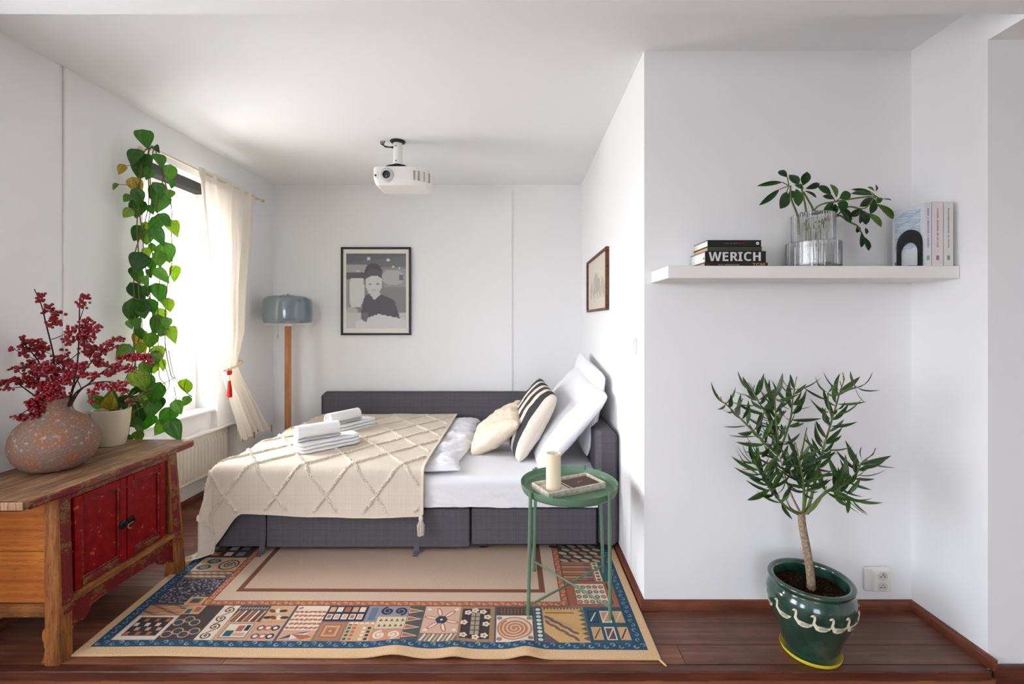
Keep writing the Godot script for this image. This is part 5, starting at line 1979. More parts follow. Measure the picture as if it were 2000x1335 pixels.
	for i in steps + 1:
		var a := PI * i / steps
		ring.append(Vector2(cos(a) * 0.041, 0.062 + sin(a) * 0.041))
	ring.append(Vector2(-0.041, 0.0))
	be.plate(ring, 0.004, Transform3D(Basis(V(0, 0, 1), V(0, 1, 0), V(-1, 0, 0)), V(1.612, Y, -1.872)))
	be.span(V(1.56, Y, -1.932), V(1.612, Y + 0.002, -1.812))
	tag(obj("bookend", be, M.black), "black arched metal bookend holding up the white books", "bookend")

	# ribbed glass vase in two tiers
	var g := thing("glass_vase", "clear ribbed two-tier glass vase on the shelf", "vase")
	var gc := V(1.243, Y, -1.912)
	var flute := func(a: float, rr: float) -> float: return 1.0 + 0.011 * cos(a * 44.0) * (1.0 if rr < 0.52 else 0.0)
	obj("lower_tier", Shape.new().lathe([Vector2(0.0, 0.0), Vector2(0.096, 0.0), Vector2(0.1, 0.003), Vector2(0.1, 0.10), Vector2(0.1, 0.106), Vector2(0.0975, 0.108), Vector2(0.096, 0.106), Vector2(0.0955, 0.012), Vector2(0.092, 0.008), Vector2(0.0, 0.008)], 264, gc, flute), M.glass, g)
	obj("upper_tier", Shape.new().lathe([Vector2(0.0, 0.0), Vector2(0.076, 0.0), Vector2(0.079, 0.003), Vector2(0.079, 0.208), Vector2(0.079, 0.216), Vector2(0.077, 0.218), Vector2(0.0755, 0.216), Vector2(0.075, 0.012), Vector2(0.072, 0.007), Vector2(0.0, 0.007)], 264, gc + V(0, 0.0095, 0), flute), M.glass, g)
	settle(g, gc)
	umbrella_plant()

# ---------------------------------------------------------------- switch and socket
func small_fittings() -> void:
	var t := thing("light_switch", "white wall switch beside the framed drawing", "switch")
	var x := 0.567
	obj("plate", Shape.new().span(V(x - 0.008, 1.122, -2.235), V(x, 1.20, -2.157), 0.003), M.white_plastic, t)
	obj("rocker", Shape.new().box(V(x - 0.010, 1.161, -2.196), V(0.007, 0.052, 0.05), 0.002, Basis(V(0, 0, 1), 0.06)), M.white_plastic, t)
	settle(t, V(x, 1.16, -2.196))
	t = thing("wall_socket", "white double wall socket low on the niche wall", "socket")
	var c := V(1.60, 0.138, -2.03)
	obj("housing", Shape.new().box(c + V(-0.004, 0, 0.009), V(0.112, 0.108, 0.018), 0.008), M.white_plastic, t)
	obj("face", Shape.new().box(c + V(0.006, 0, 0.02), V(0.084, 0.098, 0.022), 0.006), M.white_plastic, t)
	for y in [0.023, -0.023]:
		var rim := Shape.new()
		rim.lathe([Vector2(0.0, 0.0005), Vector2(0.015, 0.0005), Vector2(0.0175, 0.003), Vector2(0.0195, 0.003), Vector2(0.02, 0.0)], 28, c + V(0.006, y, 0.0312), null, Basis(V(1, 0, 0), PI / 2))
		obj("socket_well", rim, mat("d8d6d1", 0.4), t)
		for q in [V(-0.0075, -0.003, 0), V(0.0075, -0.003, 0)]:
			obj("pin_hole", Shape.new().tube([c + V(0.006, y, 0.0315) + q, c + V(0.006, y, 0.0325) + q], 0.0028, 0.0028, 10), M.black, t)
		obj("earth_pin", Shape.new().tube([c + V(0.006, y + 0.008, 0.0315), c + V(0.006, y + 0.008, 0.038)], 0.0024, 0.002, 8), M.brass, t)
	settle(t, c)

# ---------------------------------------------------------------- plants
func pts3(a: Array, first: int) -> Array:
	var out := []
	for k in range(first, a.size(), 3):
		out.append(V(a[k], a[k + 1], a[k + 2]))
	return out

func pothos() -> void:
	var t := thing("potted_vine", "green heart-leaved climbing vine in a cream pot, hanging beside the window", "potted plant")
	var c := V(-2.062, 0.652, -2.315)
	obj("pot", Shape.new().lathe([Vector2(0, 0), Vector2(0.052, 0), Vector2(0.056, 0.004), Vector2(0.066, 0.06), Vector2(0.074, 0.12), Vector2(0.0785, 0.178), Vector2(0.0785, 0.182), Vector2(0.0755, 0.183), Vector2(0.0735, 0.178), Vector2(0.069, 0.12), Vector2(0.05, 0.01), Vector2(0, 0.01)], 48, c), M.cream_pot, t)
	obj("soil", Shape.new().lathe([Vector2(0, 0.166), Vector2(0.03, 0.168), Vector2(0.0725, 0.160), Vector2(0.05, 0.15), Vector2(0, 0.15)], 30, c), M.soil, t)
	# vines: up the cords to the rod end and down again
	var r := RandomNumberGenerator.new()
	r.seed = 31
	var vines := [[-2.04, -2.45], [-2.02, -2.49], [-1.99, -2.47], [-1.96, -2.50], [-2.06, -2.46], [-1.93, -2.52]]
	var lines := []
	for k in vines.size():
		var q: Array = vines[k]
		var pts := [c + V(0.01 * k - 0.02, 0.165, 0.0)]
		pts.append(c + V(0.05, 0.22, -0.03))
		pts.append(V(q[0] + 0.02, 0.86 + 0.02 * k, q[1]))
		var y := 0.98
		while y < 2.12 - 0.04 * (k % 3):
			pts.append(V(q[0] + r.randf_range(-0.018, 0.018), y, q[1] + r.randf_range(-0.018, 0.018)))
			y += 0.16
		pts.append(V(q[0] * 0.4 + -2.06 * 0.6, 2.2, q[1] * 0.5 - 2.55 * 0.5))
		pts.append(V(-2.062, 2.272, -2.56 - 0.012 * k))
		var line := curve(pts, 5)
		lines.append(line)
		obj("vine_stem", Shape.new().tube(line, 0.0034, 0.0026, 6), M.vine, t)
	# loose trailing stems at the bottom right
	for q in [[V(-1.93, 1.12, -2.52), V(-1.90, 0.98, -2.52), V(-1.845, 0.9, -2.52), V(-1.80, 0.86, -2.52)], [V(-1.96, 1.1, -2.5), V(-1.91, 0.93, -2.5), V(-1.99, 0.85, -2.49), V(-2.03, 0.80, -2.40)], [V(-1.9, 0.92, -2.52), V(-1.89, 0.84, -2.52), V(-1.92, 0.8, -2.52)]]:
		var line := curve(q, 6)
		lines.append(line)
		obj("vine_stem", Shape.new().tube(line, 0.0028, 0.002, 6), M.vine, t)
	# leaf shapes shared by all leaves
	var shapes := []
	for k in 4:
		shapes.append(Shape.new().leaf(V(0, 0, 0), V(0, 1, 0), V([0.42, 0.38, 0.45, 0.33][k], 0, 0), 0, [0.15, 0.3, 0.05, 0.22][k], [0.10, 0.16, 0.05, 0.2][k], 9).mesh())
	for q in VINE_LEAVES:
		var len: float = q[3] * r.randf_range(1.15, 1.42)
		var p := V(maxf(q[0], -2.14 + len * 0.6), q[1], q[2])
		# nearest point of a stem
		var near := V(0, 0, 0)
		var best := 1e9
		for line in lines:
			for s in line:
				var dd: float = (s - p).length_squared() + 0.6 * pow(maxf(0.0, p.y + 0.02 - s.y) - 0.03, 2.0)
				if dd < best:
					best = dd
					near = s
		var away := p - near
		var dir := (V(away.x, 0, away.z * 0.4) * 6.0 + V(r.randf_range(-0.4, 0.4), -0.65, r.randf_range(-0.3, 0.3))).normalized()
		var look := (V(0.75, -0.06, 1.0) + V(r.randf_range(-0.5, 0.5), r.randf_range(-0.1, 0.55), r.randf_range(-0.4, 0.4))).normalized()
		var side := dir.cross(look).normalized()
		var nn := side.cross(dir).normalized()
		var o := p - dir * len * 0.48
		obj("leaf_stalk", Shape.new().tube(curve([near, near.lerp(o, 0.5) + V(0, 0.012, 0), o], 4), 0.0018, 0.0014, 5, false), M.vine, t)
		place("leaf", shapes[r.randi() % 4], M.leaf[q[4]], t, Transform3D(Basis(side * len, dir * len, nn * len), o))
	# young leaves in the pot
	for q in [[V(-2.085, 0.86, -2.29), V(-0.03, 0.045, 0.03), 2], [V(-2.03, 0.85, -2.27), V(0.02, 0.06, 0.02), 4], [V(-2.06, 0.85, -2.31), V(0.01, 0.07, 0.01), 1], [V(-2.02, 0.86, -2.33), V(0.06, 0.03, 0.02), 0]]:
		var d: Vector3 = q[1] * 1.3
		obj("leaf", Shape.new().leaf(q[0], d, d.cross(V(0.5, 0.3, 1)).normalized() * d.length() * 0.4, 0), M.leaf[q[2]], t)
	settle(t, c)

func umbrella_plant() -> void:
	var t := thing("umbrella_plant", "glossy dark green umbrella plant cutting standing in the glass vase", "plant")
	var st := Shape.new()
	for q in UMBRELLA_STEMS:
		var pts := pts3(q, 0)
		st.tube(curve(pts, 5), 0.0032 if pts.size() > 2 else 0.002, 0.002 if pts.size() < 4 else 0.004, 6)
	# roots and stems below the rim
	for k in 5:
		var a := k * 1.3
		st.tube(curve([V(1.243 + 0.05 * cos(a), 1.70, -1.912 + 0.05 * sin(a)), V(1.243 + 0.03 * cos(a + 0.5), 1.62, -1.912 + 0.03 * sin(a)), V(1.243 + 0.045 * cos(a + 1.0), 1.535, -1.912 + 0.04 * sin(a + 1.0))], 4), 0.004, 0.002, 6)
	obj("stems", st, M.green_stem, t)
	var r := RandomNumberGenerator.new()
	r.seed = 41
	for q in UMBRELLA_LEAVES:
		var a := V(q[0], q[1], q[2])
		var d := V(q[3], q[4], q[5]) - a
		var look := V(r.randf_range(-0.35, 0.35), r.randf_range(-0.2, 0.3), 1.0)
		var s = d.cross(look).normalized() * q[6]
		obj("leaf", Shape.new().leaf(a, d, s, 2, 0.12, 0.10, 8), M.umbrella_leaf[3 if r.randf() < 0.1 else r.randi() % 3], t)
	settle(t, V(1.243, 1.51, -1.912))

func oleander() -> void:
	var c := V(1.14, 0, -1.77)
	tag(obj("plant_saucer", Shape.new().lathe([Vector2(0, 0.001), Vector2(0.094, 0.001), Vector2(0.101, 0.004), Vector2(0.105, 0.016), Vector2(0.1035, 0.018), Vector2(0.098, 0.008), Vector2(0, 0.006)], 56, c), M.yellow), "shallow yellow saucer under the green flower pot", "saucer")
	var t := thing("potted_oleander", "slender-leaved oleander tree in a green glazed pot with cream geese", "potted plant")
	var by := 0.008
	var prof := [Vector2(0, 0.0), Vector2(0.088, 0.0), Vector2(0.093, 0.004), Vector2(0.100, 0.04), Vector2(0.117, 0.09), Vector2(0.137, 0.14), Vector2(0.150, 0.178), Vector2(0.1535, 0.205), Vector2(0.150, 0.228), Vector2(0.141, 0.245), Vector2(0.135, 0.252), Vector2(0.1345, 0.257), Vector2(0.139, 0.261), Vector2(0.1455, 0.267), Vector2(0.147, 0.273), Vector2(0.144, 0.279), Vector2(0.135, 0.281), Vector2(0.126, 0.277), Vector2(0.122, 0.268), Vector2(0.121, 0.25), Vector2(0.125, 0.22), Vector2(0.12, 0.15), Vector2(0, 0.15)]
	obj("pot", Shape.new().lathe(prof, 72, c + V(0, by, 0)), M.glaze, t)
	var sn := noise(401, 9.0, 3)
	obj("soil", Shape.new().grid(36, 10, func(u: float, v: float) -> Vector3:
		var a := u * TAU
		return c + V(cos(a) * v * 0.1245, by + 0.236 + 0.012 * sn.get_noise_2d(cos(a) * v * 4.0, sin(a) * v * 4.0), sin(a) * v * 0.1245), true, true), M.soil, t)
	# cream geese in relief round the shoulder
	var goose := [Vector2(-0.022, 0.006), Vector2(-0.026, 0.012), Vector2(-0.024, 0.022), Vector2(-0.0215, 0.032), Vector2(-0.024, 0.036), Vector2(-0.0305, 0.036), Vector2(-0.0265, 0.041), Vector2(-0.0215, 0.0425), Vector2(-0.017, 0.039), Vector2(-0.0165, 0.03), Vector2(-0.0185, 0.018), Vector2(-0.013, 0.010), Vector2(0.0, 0.009), Vector2(0.012, 0.0075), Vector2(0.026, 0.0105), Vector2(0.020, 0.001), Vector2(0.010, -0.008), Vector2(-0.004, -0.011), Vector2(-0.016, -0.007)]
	var radius := func(y: float) -> float:
		for k in prof.size() - 1:
			if prof[k].y <= y and prof[k + 1].y > y:
				return lerpf(prof[k].x, prof[k + 1].x, (y - prof[k].y) / (prof[k + 1].y - prof[k].y))
		return 0.15
	var spots := [0.25, 0.60, 1.12, 1.52, 1.90, 2.28, 2.75, 3.3, 3.8, 4.3, 4.8, 5.3, 5.8]
	for a0 in spots:
		var s := Shape.new()
		var outline := PackedVector2Array(goose)
		var tris := Geometry2D.triangulate_polygon(outline)
		var at := func(q: Vector2, lift: float) -> Vector3:
			var y: float = 0.168 + q.y * 1.12
			var rr: float = radius.call(y) + lift
			var a: float = a0 + q.x * 1.18 / 0.15 * -1.0
			return c + V(cos(a) * rr, by + y, sin(a) * rr)
		var first := s.v.size()
		for q in outline:
			var p: Vector3 = at.call(q, 0.0022)
			s.vert(p, (p - V(c.x, p.y, c.z)).normalized())
		for k in range(0, tris.size(), 3):
			s.tri(first + tris[k], first + tris[k + 1], first + tris[k + 2])
		for k in outline.size():
			var q := outline[k]
			var q2 := outline[(k + 1) % outline.size()]
			var a: Vector3 = at.call(q, 0.0022)
			var b: Vector3 = at.call(q2, 0.0022)
			var nn := (b - a).cross(a - V(c.x, a.y, c.z)).normalized()
			s.quad(s.vert(a, nn), s.vert(b, nn), s.vert(at.call(q2, -0.001), nn), s.vert(at.call(q, -0.001), nn))
		var g := obj("goose", s, M.bisque, t)
		var marks := Shape.new()
		marks.ball(at.call(Vector2(-0.0215, 0.0385), 0.0024), V(0.0018, 0.0018, 0.0018), 6, 4)
		for k in 3:
			var line := []
			for i in 5:
				line.append(at.call(Vector2(-0.008 + i * 0.006, 0.004 - k * 0.004 + 0.0008 * i), 0.0024))
			marks.tube(line, 0.0007, 0.0007, 4)
		obj("markings", marks, M.leather, g)
	# trunk and branches
	var tr := [V(1.141, 0.24, -1.765), V(1.138, 0.30, -1.766), V(1.125, 0.40, -1.77), V(1.113, 0.48, -1.775), V(1.108, 0.535, -1.775)]
	obj("trunk", Shape.new().tube(curve(tr, 5), 0.0155, 0.013, 14), M.bark, t)
	var r := RandomNumberGenerator.new()
	r.seed = 57
	var leaves := 0
	var shapes := []
	for k in 3:
		shapes.append(Shape.new().leaf(V(0, 0, 0), V(0, 1, 0), V(0.1, 0, 0), 1, [0.10, 0.30, 0.5][k], 0.03, 8).mesh())
	for q in OLEANDER_BRANCHES:
		var line := curve(pts3(q, 2), 6)
		var thick := 0.0065 if line.size() > 24 else 0.0045
		obj("branch", Shape.new().tube(line, thick, 0.0016, 7), M.bark if q[1] < 1.0 and line.size() > 15 and q[0] > 0.3 else M.green_stem, t)
		var n := line.size()
		var kind: int = int(q[1])
		# whorls of three leaves
		var total := 0.0
		for k in n - 1:
			total += (line[k + 1] - line[k]).length()
		var steps := maxi(3, int(total / (0.019 if kind == 1 else 0.03)))
		var spin := r.randf() * TAU
		for k in steps + 1:
			var f: float = lerpf(q[0], 0.86 if kind == 2 else 1.0, float(k) / steps)
			if f > 1.0 or leaves > 292:
				continue
			var i := mini(int(f * (n - 1)), n - 2)
			var p: Vector3 = line[i].lerp(line[i + 1], f * (n - 1) - i)
			var ax: Vector3 = (line[i + 1] - line[i]).normalized()
			var e1 := ax.cross(V(0.3, 0.2, 1)).normalized()
			var e2 := ax.cross(e1).normalized()
			spin += 1.05
			for w in 3:
				if r.randf() < (0.12 if kind == 1 else 0.28) or leaves > 298:
					continue
				var a := spin + w * TAU / 3
				var rad := e1 * cos(a) + e2 * sin(a)
				var dir := (rad * r.randf_range(0.7, 1.0) + ax * r.randf_range(0.1, 0.55) + V(0, 0.05, 0)).normalized()
				var len := r.randf_range(0.062, 0.115) * (1.0 if f < 0.9 else 0.65)
				if kind == 1 and f > 0.85:
					dir = (dir + ax * 0.9).normalized()
				var side := dir.cross(V(r.randf_range(-0.3, 0.3), 1.0, r.randf_range(-0.1, 0.9))).normalized()
				var nn := dir.cross(side).normalized()
				if nn.y < 0:
					nn = -nn
					side = -side
				place("leaf", shapes[r.randi() % 3], M.oleander_leaf[r.randi() % 4], t, Transform3D(Basis(side * len, dir * len, side.cross(dir) * len), p + rad * 0.002))
				leaves += 1
		# forked bud stalks at the branch ends
		if kind == 2:
			var e: Vector3 = line[n - 1]
			var ax: Vector3 = (line[n - 1] - line[n - 3]).normalized()
			var bud := Shape.new()
			for k in 4:
				var o: Vector3 = line[n - 1 - k * 2]
				var d := (ax + V(r.randf_range(-0.8, 0.8), 0.3, r.randf_range(-0.4, 0.4))).normalized() * 0.024
				bud.tube([o, o + d * 0.7, o + d], 0.0012, 0.0017, 5)
			obj("bud_stalk", bud, mat("6f5a48", 0.7), t)
	settle(t, c + V(0, by, 0))

func berries() -> void:
	var r := RandomNumberGenerator.new()
	r.seed = 71
	var labels := ["tall upright red berry branch rising straight from the vase", "tall red berry branch leaning towards the cable duct", "red berry branch spreading towards the wall at mid height", "low red berry branch reaching out furthest from the window", "red berry branch drooping over the front of the vase", "long red berry branch stretching across to the vine leaves", "red berry branch rising towards the vine", "red berry branch bending down over the cream pot"]
	for i in 8:
		var t := thing("berry_branch", labels[i], "branch", "red berry branches in the terracotta vase")
		var stem := Shape.new()
		var lines := []
		var first := true
		for q in BERRY_TWIGS:
			if int(q[0]) == i:
				var pts := pts3(q, 1)
				var line := curve(pts, 5)
				lines.append(line)
				if first:
					obj("stem", Shape.new().tube(line, 0.0036, 0.0016, 7), M.twig, t)
					first = false
				else:
					stem.tube(line, 0.0018, 0.0012, 5)
		var fruit := Shape.new()
		for q in BERRY_CLUSTERS:
			if int(q[5]) != i:
				continue
			var c := V(q[0], q[1], q[2])
			var n := clampi(int(q[3] * q[4] * PI / (0.0056 * 0.0056 * PI) * 1.65), 6, 170)
			# short twig through the cluster
			var near: Vector3 = c
			var best := 1e9
			for line in lines:
				for s in line:
					if (s - c).length_squared() < best:
						best = (s - c).length_squared()
						near = s
			stem.tube([near, near.lerp(c, 0.6) + V(0, 0.004, 0), c], 0.0014, 0.001, 4)
			for k in n:
				var a := r.randf() * TAU
				var rr := sqrt(r.randf())
				var o := V(cos(a) * rr * q[3], sin(a) * rr * q[4], r.randf_range(-0.018, 0.018))
				var p := c + o
				p.x = maxf(p.x, -2.143)
				var rad := r.randf_range(0.0046, 0.0068)
				fruit.ball(p, Vector3.ONE * rad, 7, 5)
				if k % 4 == 0:
					stem.tube([c + o * 0.2, p], 0.0009, 0.0007, 3, false)
		obj("twigs", stem, M.twig, t)
		var b := obj("berries", fruit, M.berry, t)
		b.set_meta("kind", "stuff")
		settle(t, V(-1.972, 0.95, -1.945))

# ---------------------------------------------------------------- where leaves, stems and berries grow (metres)
const VINE_LEAVES := [[-1.995, 2.255, -2.442, 0.086, 1], [-2.032, 2.149, -2.415, 0.066, 0], [-2.002, 2.144, -2.462, 0.06, 0], [-1.922, 2.143, -2.451, 0.062, 1],
	[-1.93, 2.201, -2.437, 0.043, 5], [-2.12, 2.084, -2.422, 0.043, 4], [-2.095, 2.109, -2.507, 0.086, 0], [-1.934, 2.098, -2.533, 0.067, 2], [-1.919, 2.04, -2.532, 0.035, 1],
	[-2.12, 1.986, -2.395, 0.03, 2], [-2.06, 2.007, -2.465, 0.063, 4], [-1.934, 1.987, -2.464, 0.063, 1], [-2.071, 1.929, -2.413, 0.033, 2], [-2.014, 1.931, -2.42, 0.071, 0],
	[-1.885, 1.966, -2.468, 0.039, 2], [-1.991, 1.927, -2.535, 0.089, 1], [-2.108, 1.888, -2.492, 0.073, 0], [-2.12, 1.86, -2.457, 0.043, 3], [-2.008, 1.987, -2.514, 0.054, 0],
	[-1.904, 1.822, -2.46, 0.067, 1], [-1.874, 1.788, -2.483, 0.073, 3], [-1.986, 1.805, -2.497, 0.063, 1], [-2.039, 1.791, -2.497, 0.054, 3], [-2.09, 1.755, -2.5, 0.073, 0],
	[-2.045, 1.733, -2.515, 0.064, 2], [-1.922, 1.733, -2.442, 0.072, 1], [-2.014, 2.083, -2.487, 0.054, 1], [-2.006, 1.89, -2.497, 0.049, 1], [-1.919, 1.648, -2.498, 0.073, 2],
	[-1.926, 1.608, -2.453, 0.062, 2], [-2.011, 1.638, -2.47, 0.053, 3], [-2.013, 1.585, -2.418, 0.076, 5], [-2.029, 1.593, -2.526, 0.064, 1], [-2.12, 1.535, -2.49, 0.063, 0],
	[-2.055, 1.519, -2.468, 0.058, 1], [-1.923, 1.524, -2.47, 0.072, 2], [-1.919, 1.541, -2.551, 0.065, 3], [-2.004, 1.534, -2.485, 0.049, 1], [-2.113, 1.429, -2.498, 0.083, 5],
	[-1.984, 1.431, -2.526, 0.084, 1], [-2.014, 1.439, -2.474, 0.048, 0], [-1.904, 1.361, -2.49, 0.058, 3], [-1.999, 1.356, -2.489, 0.063, 1], [-2.017, 1.36, -2.463, 0.053, 0],
	[-2.041, 1.324, -2.42, 0.095, 0], [-2.012, 1.332, -2.447, 0.067, 0], [-1.981, 1.306, -2.523, 0.064, 3], [-2.015, 1.266, -2.411, 0.042, 1], [-2.042, 1.261, -2.404, 0.038, 2],
	[-1.979, 1.252, -2.498, 0.073, 1], [-1.905, 1.266, -2.472, 0.048, 2], [-2.044, 1.208, -2.469, 0.053, 1], [-1.939, 1.213, -2.488, 0.058, 1], [-1.882, 1.202, -2.486, 0.073, 3],
	[-2.114, 1.158, -2.513, 0.098, 4], [-1.968, 1.17, -2.444, 0.062, 2], [-2.033, 1.128, -2.456, 0.053, 3], [-1.992, 1.491, -2.439, 0.048, 2], [-1.993, 1.676, -2.496, 0.044, 2],
	[-1.937, 1.105, -2.463, 0.063, 3], [-1.966, 1.069, -2.466, 0.063, 1], [-2.12, 1.109, -2.41, 0.071, 2], [-1.998, 1.015, -2.453, 0.062, 2], [-1.984, 1.017, -2.488, 0.054, 3],
	[-1.977, 1.032, -2.536, 0.05, 3], [-2, 0.956, -2.423, 0.085, 3], [-2.034, 0.903, -2.408, 0.052, 0], [-1.953, 0.88, -2.452, 0.091, 1], [-2.049, 0.844, -2.499, 0.049, 3],
	[-1.842, 0.91, -2.531, 0.069, 3], [-1.812, 0.84, -2.49, 0.044, 2], [-1.855, 0.804, -2.491, 0.054, 2], [-2.095, 0.799, -2.47, 0.063, 0], [-1.987, 0.799, -2.474, 0.082, 1],
	[-2.048, 0.766, -2.47, 0.072, 0], [-2.105, 0.72, -2.475, 0.073, 1], [-2.084, 0.685, -2.507, 0.054, 2], [-2.052, 0.715, -2.523, 0.069, 1], [-1.943, 0.747, -2.522, 0.074, 1],
	[-1.986, 0.686, -2.541, 0.084, 2], [-1.856, 0.685, -2.47, 0.082, 1], [-2.053, 0.652, -2.47, 0.053, 2], [-2.12, 0.639, -2.467, 0.039, 1], [-2.027, 0.933, -2.506, 0.069, 1],
	[-2.008, 0.898, -2.462, 0.058, 0], [-2.109, 0.834, -2.507, 0.059, 0], [-1.969, 0.822, -2.5, 0.059, 5], [-2.086, 0.794, -2.496, 0.054, 5]]
const UMBRELLA_LEAVES := [[1.078, 1.844, -1.849, 0.97, 1.825, -1.823, 0.009], [1.074, 1.82, -1.864, 0.984, 1.751, -1.834, 0.012], [1.103, 1.867, -1.858, 1.083, 1.906, -1.885, 0.013],
	[1.107, 1.876, -1.853, 1.123, 1.829, -1.814, 0.017], [1.081, 1.799, -1.824, 1.045, 1.728, -1.796, 0.023], [1.161, 1.82, -1.898, 1.127, 1.795, -1.884, 0.017],
	[1.163, 1.832, -1.849, 1.158, 1.874, -1.816, 0.018], [1.215, 1.838, -1.918, 1.273, 1.856, -1.908, 0.013], [1.16, 1.807, -1.841, 1.189, 1.774, -1.805, 0.009],
	[1.12, 1.811, -1.826, 1.113, 1.738, -1.797, 0.018], [1.15, 1.846, -1.888, 1.169, 1.822, -1.858, 0.009], [1.259, 1.787, -1.824, 1.205, 1.821, -1.818, 0.014],
	[1.294, 1.78, -1.845, 1.296, 1.85, -1.875, 0.015], [1.277, 1.773, -1.832, 1.231, 1.784, -1.829, 0.01], [1.318, 1.778, -1.897, 1.273, 1.729, -1.886, 0.017],
	[1.341, 1.775, -1.919, 1.332, 1.727, -1.912, 0.013], [1.305, 1.776, -1.844, 1.345, 1.797, -1.833, 0.019], [1.283, 1.754, -1.824, 1.319, 1.732, -1.813, 0.019],
	[1.298, 1.748, -1.845, 1.379, 1.684, -1.867, 0.017], [1.485, 1.817, -1.903, 1.399, 1.832, -1.898, 0.007], [1.426, 1.786, -1.823, 1.33, 1.79, -1.801, 0.012],
	[1.447, 1.804, -1.844, 1.407, 1.817, -1.819, 0.007], [1.452, 1.804, -1.843, 1.472, 1.843, -1.864, 0.007], [1.467, 1.771, -1.834, 1.479, 1.762, -1.798, 0.006],
	[1.513, 1.799, -1.913, 1.529, 1.778, -1.912, 0.013], [1.505, 1.8, -1.919, 1.442, 1.764, -1.907, 0.017], [1.498, 1.794, -1.91, 1.494, 1.732, -1.916, 0.017],
	[1.498, 1.77, -1.899, 1.591, 1.71, -1.911, 0.015], [1.434, 1.725, -1.869, 1.476, 1.665, -1.836, 0.018], [1.388, 1.735, -1.841, 1.367, 1.707, -1.862, 0.015],
	[1.44, 1.752, -1.91, 1.467, 1.694, -1.935, 0.02], [1.413, 1.73, -1.854, 1.43, 1.674, -1.86, 0.015], [1.42, 1.679, -1.9, 1.428, 1.65, -1.905, 0.013],
	[1.454, 1.671, -1.901, 1.46, 1.643, -1.898, 0.008], [1.425, 1.647, -1.885, 1.436, 1.586, -1.893, 0.011], [1.4, 1.627, -1.847, 1.454, 1.568, -1.871, 0.011],
	[1.478, 1.611, -1.916, 1.463, 1.586, -1.881, 0.007], [1.218, 1.735, -1.917, 1.206, 1.728, -1.944, 0.013], [1.211, 1.721, -1.887, 1.236, 1.721, -1.85, 0.01]]
const UMBRELLA_STEMS := [[1.126, 1.838, -1.875, 1.13, 1.782, -1.875, 1.172, 1.716, -1.9, 1.178, 1.641, -1.9],
	[1.171, 1.829, -1.875, 1.183, 1.776, -1.875, 1.207, 1.731, -1.9, 1.207, 1.658, -1.9], [1.179, 1.813, -1.875, 1.196, 1.784, -1.875, 1.237, 1.737, -1.9, 1.228, 1.666, -1.9],
	[1.311, 1.772, -1.875, 1.257, 1.762, -1.875, 1.241, 1.741, -1.9, 1.232, 1.666, -1.9], [1.475, 1.797, -1.875, 1.405, 1.788, -1.875, 1.331, 1.776, -1.875, 1.311, 1.772, -1.875],
	[1.432, 1.749, -1.9, 1.36, 1.751, -1.875, 1.336, 1.724, -1.9, 1.253, 1.691, -1.9], [1.42, 1.679, -1.9, 1.378, 1.699, -1.9, 1.338, 1.72, -1.9, 1.261, 1.666, -1.9],
	[1.12, 1.838, -1.875, 1.093, 1.852, -1.875], [1.12, 1.838, -1.875, 1.113, 1.873, -1.875], [1.12, 1.838, -1.875, 1.081, 1.823, -1.875], [1.12, 1.838, -1.875, 1.111, 1.813, -1.875],
	[1.163, 1.846, -1.875, 1.179, 1.84, -1.875], [1.311, 1.772, -1.875, 1.294, 1.801, -1.875], [1.311, 1.772, -1.875, 1.327, 1.784, -1.875], [1.475, 1.797, -1.875, 1.463, 1.809, -1.875],
	[1.475, 1.797, -1.875, 1.483, 1.764, -1.875], [1.475, 1.797, -1.875, 1.5, 1.782, -1.875], [1.42, 1.679, -1.9, 1.44, 1.645, -1.9, 1.457, 1.612, -1.9],
	[1.475, 1.797, -1.875, 1.442, 1.751, -1.875, 1.432, 1.749, -1.9]]
